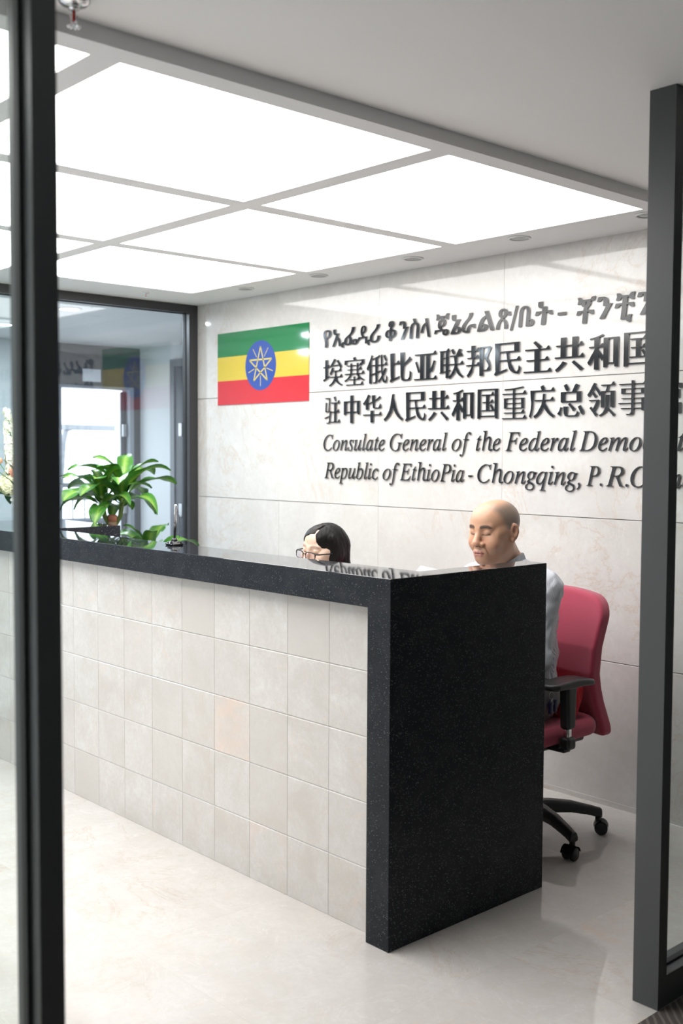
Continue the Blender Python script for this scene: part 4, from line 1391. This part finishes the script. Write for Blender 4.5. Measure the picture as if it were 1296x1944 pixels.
def hair_mat():
    m = mat('black_hair', (0.012, 0.010, 0.010), 0.42)
    m.node_tree.nodes['Principled BSDF'].inputs['Specular IOR Level'].default_value = 0.18
    t = NT(m); co = t.coord()
    mp = t.n('ShaderNodeMapping'); mp.inputs['Scale'].default_value = (260, 260, 14)
    t.l(co, mp.inputs[0])
    n = t.noise(mp.outputs[0], 1.0, 3, 0.6)
    t.l(t.mix(n, (0.003, 0.003, 0.0035), (0.012, 0.0095, 0.009)), t.p.inputs['Base Color'])
    t.bump(n, 0.18, 0.002)
    return m
def hair(P, parent):
    H = np.array(P['head'], float); R = rotm(*P['head_rot']); S = P['head_scale']
    F = Field(H + (-0.13, -0.17, -0.25), H + (0.13, 0.12, 0.14), 0.0022)
    F.frame(R, H, S)
    F.ell((0, -0.014, 0.036), (0.0825, 0.1035, 0.0875))
    F.ell((0, 0.035, 0.048), (0.0700, 0.0640, 0.0600), 0.02)
    for s in (1, -1):
        F.path([(s * 0.056, 0.015, 0.050), (s * 0.066, 0.012, -0.01), (s * 0.068, 0.000, -0.09), (s * 0.072, -0.01, -0.20)], (0.026, 0.022, 0.022, 0.024), 0.02)
        F.path([(s * 0.040, -0.060, 0.02), (s * 0.045, -0.065, -0.09), (s * 0.050, -0.070, -0.22)], (0.045, 0.042, 0.040), 0.03)
    for s in (1, -1):
        F.ell((s * 0.076, -0.010, -0.004), (0.020, 0.036, 0.052), 0.015)
    # the face: hair falls from a parting on her left to both temples
    PG = np.array([(-0.024, 0.083), (0.004, 0.077), (0.034, 0.062), (0.058, 0.034), (0.068, 0.0), (0.070, -0.20), (-0.063, -0.20), (-0.0625, -0.016), (-0.048, 0.030)])
    def face(p):
        x, z = p[..., 0], p[..., 2]
        d = np.full(x.shape, 9.0); ins = np.zeros(x.shape, bool)
        for a, b in zip(PG, np.roll(PG, -1, 0)):
            e = b - a
            t = np.clip(((x - a[0]) * e[0] + (z - a[1]) * e[1]) / (e @ e), 0, 1)
            d = np.minimum(d, np.hypot(x - a[0] - t * e[0], z - a[1] - t * e[1]))
            c = ((a[1] > z) != (b[1] > z))
            ins ^= c & (x < (b[0] - a[0]) * (z - a[1]) / (b[1] - a[1] + 1e-12) + a[0])
        return np.maximum(np.where(ins, -d, d), 0.012 - p[..., 1])
    F.fn(face, (0, 0.03, -0.04), 0.26, 0.003, cut=True)
    F.path([(-0.024, 0.095, 0.080), (-0.024, 0.060, 0.1165)], (0.004, 0.004)) if False else None
    for a, b_ in (((-0.024, 0.096, 0.074), (-0.024, 0.068, 0.0985)), ((-0.024, 0.068, 0.0985), (-0.022, 0.020, 0.1175))):
        F.cone(a, b_, 0.0046, 0.0042, 0.002, cut=True)
    F.frame()
    F.noise(0.0005, 220, 21, (1, 1, 0.08))
    V, Q = F.mesh()
    np_obj('hair', V, Q, hair_mat(), parent)
hair(WOM, wom)

def glasses(P, parent):
    H = Vector(P['head']); R = Matrix(rotm(*P['head_rot']).tolist())
    W = Matrix.Translation(H) @ R.to_4x4() @ Matrix.Scale(P['head_scale'], 4)
    M_fr = mat('black_spectacle_frame', (0.012, 0.010, 0.012), 0.25)
    b = bmesh.new()
    lens = []
    z0, y0 = -0.013, 0.120
    for s in (1, -1):
        pts = []
        for k in range(33):
            a = 2 * PI * k / 32
            ca, sa = math.cos(a), math.sin(a)
            px = 0.0265 * math.copysign(abs(ca) ** 0.55, ca); pz = 0.0165 * math.copysign(abs(sa) ** 0.6, sa)
            x = s * 0.0345 + px
            pts.append((x, y0 - 2.2 * x * x, z0 + pz))
        tube(b, pts, [0.0027 if p[2] > z0 else 0.0016 for p in pts], 8, False)
        lens.append(pts[:-1])
        tube(b, [(s * 0.060, y0 - 2.2 * 0.0036, z0 + 0.010), (s * 0.071, y0 - 0.020, z0 + 0.011), (s * 0.083, 0.05, z0 + 0.012), (s * 0.086, -0.01, z0 + 0.012), (s * 0.084, -0.035, z0 - 0.012)], [0.0030, 0.0036, 0.0030, 0.0022, 0.0018], 8)
    tube(b, [(-0.009, y0, z0 + 0.004), (0, y0 + 0.003, z0 + 0.008), (0.009, y0, z0 + 0.004)], 0.0017, 8)
    b.transform(W)
    g = obj('glasses', b, M_fr, parent, True)
    for L in lens:
        b = bmesh.new()
        f = b.faces.new([b.verts.new(p) for p in L])
        r = bmesh.ops.extrude_face_region(b, geom=[f])
        bmesh.ops.translate(b, vec=(0, -0.001, 0), verts=[v for v in r['geom'] if isinstance(v, bmesh.types.BMVert)])
        bmesh.ops.recalc_face_normals(b, faces=list(b.faces))
        b.transform(W)
        obj('lens', b, M_lens, g)
glasses(WOM, wom)

#=================================================================== ON AND ROUND THE COUNTER
# desk pen on its stand
t = thing('pen_stand', 'silver and black pen standing in a glossy black holder on counter', 'pen stand', (0.032, -1.478, HC))
b = bmesh.new()
tt = bmesh.new(); box(tt, (-0.032, -0.026, 0.0), (0.032, 0.026, 0.016), 0.006, 3)
for v in tt.verts:
    if v.co.z > 0.008: v.co.x *= 0.78; v.co.y *= 0.78
merge(b, tt)
lathe(b, [(0, 0.028), (0.010, 0.028), (0.012, 0.022), (0.016, 0.012), (0, 0.012)], 16)
obj('holder', b, M_blackg, t, True)
T = Matrix.Translation((0, 0, 0.022)) @ Matrix.Rotation(math.radians(4), 4, 'Y')
obj('pen_barrel', lathe(bmesh.new(), [(0, 0.0), (0.0035, 0.0), (0.0052, 0.012), (0.0052, 0.030), (0.0058, 0.031), (0.0058, 0.068), (0.0, 0.068)], 16, T), M_black, t, True)
obj('pen_cap', lathe(bmesh.new(), [(0, 0.067), (0.0062, 0.067), (0.0062, 0.135), (0.0050, 0.140), (0, 0.140)], 16, T), mat('pen_silver', (0.75, 0.76, 0.78), 0.2, 0.9), t, True)
co = []
for k in range(90):
    f = k / 89
    a = f * 60
    p = Vector((0.008 + 0.020 * f, 0.012 * math.sin(f * PI), 0.155 - 0.145 * f + 0.012 * math.sin(f * PI)))
    co.append(p + Vector((0.0016 * math.cos(a), 0.0016 * math.sin(a), 0)))
obj('cord', tube(bmesh.new(), co, 0.0009, 6), M_black, t, True)

# plants
def leaf_mat(name, edge, mid):
    m = mat(name, edge, 0.35)
    t = NT(m)
    a = t.n('ShaderNodeAttribute', attribute_name='across')
    n = t.noise(t.coord(), 30, 3)
    k = t.ramp(t.math('ADD', t.math('ABSOLUTE', a.outputs['Fac']), t.math('MULTIPLY', t.math('SUBTRACT', n, 0.5), 0.35)), [(0.10, 1.0), (0.55, 0.0)])
    c = t.mix(k, edge, mid)
    c = t.mix(t.math('MULTIPLY', t.math('LESS_THAN', t.math('ABSOLUTE', a.outputs['Fac']), 0.05), 0.4), c, (0.4, 0.55, 0.2))
    t.l(c, t.p.inputs['Base Color'])
    t.p.inputs['Subsurface Weight'].default_value = 0.15
    t.p.inputs['Subsurface Radius'].default_value = (0.3, 0.8, 0.15)
    t.p.inputs['Subsurface Scale'].default_value = 0.004
    return m
M_leaf = leaf_mat('dracaena_leaf', (0.048, 0.185, 0.026), (0.20, 0.38, 0.055))
M_cane = mat('plant_cane', (0.30, 0.22, 0.14), 0.8)
M_soil = mat('soil', (0.05, 0.035, 0.025), 0.9)

def leaf(bm, base, az, elev, length, width, droop, twist=0.0, n=14):
    """a strap leaf: rises at elev, then bends over under its own weight"""
    lay = bm.verts.layers.float.get('across') or bm.verts.layers.float.new('across')
    p = Vector(base); e = elev
    h = Vector((math.cos(az), math.sin(az), 0)); sd = Vector((-math.sin(az), math.cos(az), 0))
    rows = []
    for i in range(n + 1):
        f = i / n
        e = elev - droop * f ** 1.5
        d = h * math.cos(e) + Vector((0, 0, 1)) * math.sin(e)
        up_ = sd.cross(d) * -1
        up_ = d.cross(sd)
        wd = width * (0.22 + 0.78 * math.sin(min(f * 1.75, PI / 2))) * (1 - max(0, (f - 0.5) / 0.5) ** 2.2) + 0.0006
        s2 = sd * math.cos(twist * f) + up_ * math.sin(twist * f)
        u3 = d.cross(s2)
        row = []
        for c in (-1, -0.5, 0, 0.5, 1):
            wave = 0.10 * width * math.sin(f * 11 + c * 2) * abs(c)
            v = bm.verts.new(p + s2 * c * wd / 2 + u3 * (0.16 * wd * abs(c) + wave))
            v[lay] = c
            row.append(v)
        rows.append(row)
        p = p + d * length / n
    for A, B in zip(rows, rows[1:]):
        for j in range(4):
            f_ = bm.faces.new((A[j], A[j + 1], B[j + 1], B[j])); f_.smooth = True

def dracaena(name, label, loc, canes, seed, pot_r, pot_h):
    rr = random.Random(seed)
    t = thing(name, label, 'potted plant', loc)
    pot = obj('pot', lathe(bmesh.new(), [(0, 0.0), (pot_r * 0.72, 0.0), (pot_r * 0.76, 0.01), (pot_r, pot_h), (pot_r * 1.03, pot_h + 0.01), (pot_r * 0.95, pot_h + 0.01), (pot_r * 0.93, pot_h - 0.03), (0, pot_h - 0.03)], 36), M_white, t, True)
    obj('soil', lathe(bmesh.new(), [(0, pot_h - 0.02), (pot_r * 0.93, pot_h - 0.02), (pot_r * 0.93, pot_h - 0.025), (0, pot_h - 0.025)], 28), M_soil, pot)
    fo = bmesh.new(); fo.verts.layers.float.new('across')
    for (cx, cy, zt_, shoots) in canes:
        b = bmesh.new()
        tube(b, [(cx * 0.7, cy * 0.7, pot_h - 0.04), (cx, cy, (pot_h + zt_) / 2), (cx, cy, zt_)], [0.030, 0.027, 0.026], 14)
        c = obj('cane', b, M_cane, t, True)
        obj('cut_end', lathe(bmesh.new(), [(0, 0.008), (0.018, 0.007), (0.027, 0.001), (0.027, -0.03), (0, -0.03)], 18, Matrix.Translation((cx, cy, zt_))), mat('cut_end_wax', (0.42, 0.16, 0.10), 0.5), c, True)
        for (dx, dy, hgt, nl, ln) in shoots:
            b = bmesh.new()
            top = Vector((cx + dx, cy + dy, zt_ + hgt))
            tube(b, [(cx + dx * 0.2, cy + dy * 0.2, zt_ - 0.06), (cx + dx * 0.7, cy + dy * 0.7, zt_), tuple(top)], [0.010, 0.013, 0.012], 10)
            obj('shoot', b, mat('green_shoot', (0.13, 0.20, 0.05), 0.5), t, True)
            for i in range(nl):
                f = i / max(nl - 1, 1)
                az = i * 2.39996 + seed
                base = Vector((cx + dx * (0.75 + 0.25 * f), cy + dy * (0.75 + 0.25 * f), zt_ + hgt * (0.25 + 0.75 * f)))
                leaf(fo, base, az + rr.uniform(-0.3, 0.3), 0.35 + 0.85 * f + rr.uniform(-0.1, 0.1), ln * (0.78 + 0.3 * math.sin(f * PI) + rr.uniform(-0.06, 0.06)), 0.102 * (0.8 + 0.35 * math.sin(f * PI)), 1.85 - 0.7 * f + rr.uniform(-0.15, 0.3), rr.uniform(-0.4, 0.4))
    obj('foliage', fo, M_leaf, t, True)
    return t
dracaena('potted_dracaena', 'tall dracaena with broad striped leaves behind the end of the counter', (-1.50, -0.84, 0),
         [(0.0, -0.02, 1.14, [(0.02, 0.06, 0.15, 17, 0.33), (-0.02, -0.055, 0.12, 14, 0.27)]), (0.06, 0.11, 0.80, [(0.02, 0.05, 0.13, 12, 0.30)])], 3, 0.17, 0.34)

# flower arrangement in a white spiral vase
def flowers():
    t = thing('flower_arrangement', 'white and peach flowers in a white spiral vase on counter', 'flowers', (-1.165, -1.530, HC))
    b = bmesh.new()
    n, mrow = 40, 46
    rows = []
    for k in range(mrow + 1):
        f = k / mrow
        r0 = 0.016 + 0.050 * f ** 1.1
        row = []
        for i in range(n):
            a = 2 * PI * i / n
            r = r0 * (1 + 0.10 * math.sin(a + f * 34))
            row.append(b.verts.new((r * math.cos(a), r * math.sin(a), 0.012 + 0.15 * f)))
        rows.append(row)
    for A, B in zip(rows, rows[1:]):
        for i in range(n):
            b.faces.new((A[i], A[(i + 1) % n], B[(i + 1) % n], B[i]))
    b.faces.new(rows[0][::-1]); b.faces.new(rows[-1])
    lathe(b, [(0, 0), (0.040, 0), (0.040, 0.006), (0.018, 0.014), (0, 0.014)], 32)
    obj('vase', b, mat('white_ceramic', (0.85, 0.85, 0.84), 0.25), t, True)
    M_pet = mat('white_petal', (0.84, 0.86, 0.74), 0.6); M_peach = mat('peach_petal', (0.80, 0.40, 0.26), 0.6); M_cream = mat('cream_petal', (0.84, 0.84, 0.58), 0.6)
    M_stem = mat('flower_stem', (0.06, 0.22, 0.05), 0.5)
    rr = random.Random(5)
    def floret(bm, c, d, r):
        d = Vector(d).normalized(); a = d.orthogonal().normalized(); e = d.cross(a); ph = rr.uniform(0, 6)
        for k in range(5):
            an = ph + 2 * PI * k / 5
            o_ = a * math.cos(an) + e * math.sin(an); s_ = e * math.cos(an) - a * math.sin(an)
            vs = [c, c + o_ * r * 0.55 + s_ * r * 0.42 + d * r * 0.22, c + o_ * r + d * r * 0.1, c + o_ * r * 0.55 - s_ * r * 0.42 + d * r * 0.22]
            bm.faces.new([bm.verts.new(v) for v in vs])
    b = bmesh.new(); st = bmesh.new()
    for (bx, by, tx_, ty_, z0, z1) in ((-0.01, 0.0, -0.055, -0.055, 0.28, 0.56), (0.02, 0.02, 0.10, 0.06, 0.26, 0.50), (0.0, 0.02, 0.02, 0.05, 0.30, 0.60)):
        tube(st, [(bx, by, 0.12), ((bx + tx_) / 2, (by + ty_) / 2, (z0 + 0.1) / 1.2), (tx_, ty_, z1)], [0.004, 0.003, 0.0015], 8)
        for k in range(120):
            f = rr.random()
            c = Vector((bx + (tx_ - bx) * (0.45 + 0.55 * f), by + (ty_ - by) * (0.45 + 0.55 * f), z0 + (z1 - z0) * f))
            a = rr.uniform(0, 2 * PI); R_ = 0.040 * (1 - 0.65 * f)
            dv = Vector((math.cos(a), math.sin(a), rr.uniform(-0.2, 0.5)))
            floret(b, c + dv * R_, dv, 0.025 * (1 - 0.5 * f))
    obj('white_blossom', b, M_pet, t)
    b = bmesh.new()
    for (cx, cy, cz, R_) in ((-0.045, -0.045, 0.215, 0.055), (0.05, 0.02, 0.21, 0.05)):
        for k in range(80):
            v = Vector((rr.gauss(0, 1), rr.gauss(0, 1), rr.gauss(0, 1))).normalized()
            floret(b, Vector((cx, cy, cz)) + v * R_, v, 0.019)
        lathe(b, [(0, -R_ * 0.9), (R_ * 0.8, -R_ * 0.4), (R_ * 0.9, 0), (R_ * 0.8, R_ * 0.4), (0, R_ * 0.9)], 14, Matrix.Translation((cx, cy, cz)))
    obj('hydrangea', b, M_cream, t)
    b = bmesh.new()
    for (cx, cy, cz, R_) in ((-0.01, -0.03, 0.275, 0.035), (0.03, -0.01, 0.30, 0.035)):
        for k in range(26):
            v = Vector((rr.gauss(0, 1), rr.gauss(0, 1), rr.gauss(0.3, 1))).normalized()
            floret(b, Vector((cx, cy, cz)) + v * R_ * 0.8, v, 0.026)
    lathe(b, [(0, -0.016), (0.012, -0.010), (0.016, 0), (0.012, 0.010), (0, 0.015)], 14, Matrix.Translation((-0.083, -0.08, 0.325)))
    obj('peach_blossom', b, M_peach, t)
    tube(st, [(0, 0, 0.14), (-0.05, -0.05, 0.25), (-0.083, -0.08, 0.312)], 0.002, 8)
    obj('stem', st, M_stem, t, True)
    g = bmesh.new(); g.verts.layers.float.new('across')
    for k in range(16):
        leaf(g, (rr.uniform(-0.02, 0.02), rr.uniform(-0.02, 0.02), 0.15), rr.uniform(0, 6.28), rr.uniform(0.6, 1.3), rr.uniform(0.14, 0.26), rr.uniform(0.012, 0.03), rr.uniform(0.3, 1.2))
    for a, l in ((3.6, 0.22), (4.3, 0.20), (2.9, 0.20)):
        leaf(g, (-0.02, -0.02, 0.15), a, 0.35, l, 0.085, 1.6)
    obj('greenery', g, leaf_mat('arrangement_leaf', (0.03, 0.13, 0.05), (0.06, 0.20, 0.07)), t, True)
flowers()

# sprinklers
def sprinkler(label, loc, s, bulb):
    t = thing('sprinkler', label, 'sprinkler', loc)
    obj('rosette', lathe(bmesh.new(), [(0, 0.0), (0.034 * s, 0.0), (0.034 * s, -0.003 * s), (0.028 * s, -0.009 * s), (0.013 * s, -0.012 * s), (0, -0.012 * s)], 28), M_chrome, t, True)
    b = bmesh.new()
    lathe(b, [(0, -0.010 * s), (0.011 * s, -0.010 * s), (0.011 * s, -0.020 * s), (0, -0.020 * s)], 16)
    for q in (1, -1):
        tube(b, [(q * 0.010 * s, 0, -0.018 * s), (q * 0.014 * s, 0, -0.030 * s), (q * 0.011 * s, 0, -0.044 * s), (q * 0.002 * s, 0, -0.052 * s)], 0.0022 * s, 8)
    obj('frame_arms', b, M_chrome, t, True)
    obj('bulb', lathe(bmesh.new(), [(0, -0.020 * s), (0.0032 * s, -0.022 * s), (0.0036 * s, -0.033 * s), (0.0032 * s, -0.044 * s), (0, -0.047 * s)], 14), bulb, t, True)
    b = bmesh.new()
    lathe(b, [(0, -0.052 * s), (0.006 * s, -0.052 * s), (0.006 * s, -0.0535 * s), (0, -0.0535 * s)], 16)
    for k in range(10):
        a = 2 * PI * k / 10
        tube(b, [(0.004 * s * math.cos(a), 0.004 * s * math.sin(a), -0.053 * s), (0.015 * s * math.cos(a), 0.015 * s * math.sin(a), -0.055 * s)], 0.0016 * s, 6)
    obj('deflector', b, M_chrome, t, True)
M_bulb = mat('red_bulb', (0.45, 0.02, 0.02), 0.1)
sprinkler('chrome sprinkler with red bulb on the plain ceiling beside the dark post', (1.545, -2.725, ZF), 1.0, M_bulb)
sprinkler('tiny dark sprinkler on the ceiling edge above the glass wall', (-1.676, -0.531, ZC), 0.55, M_bulb)
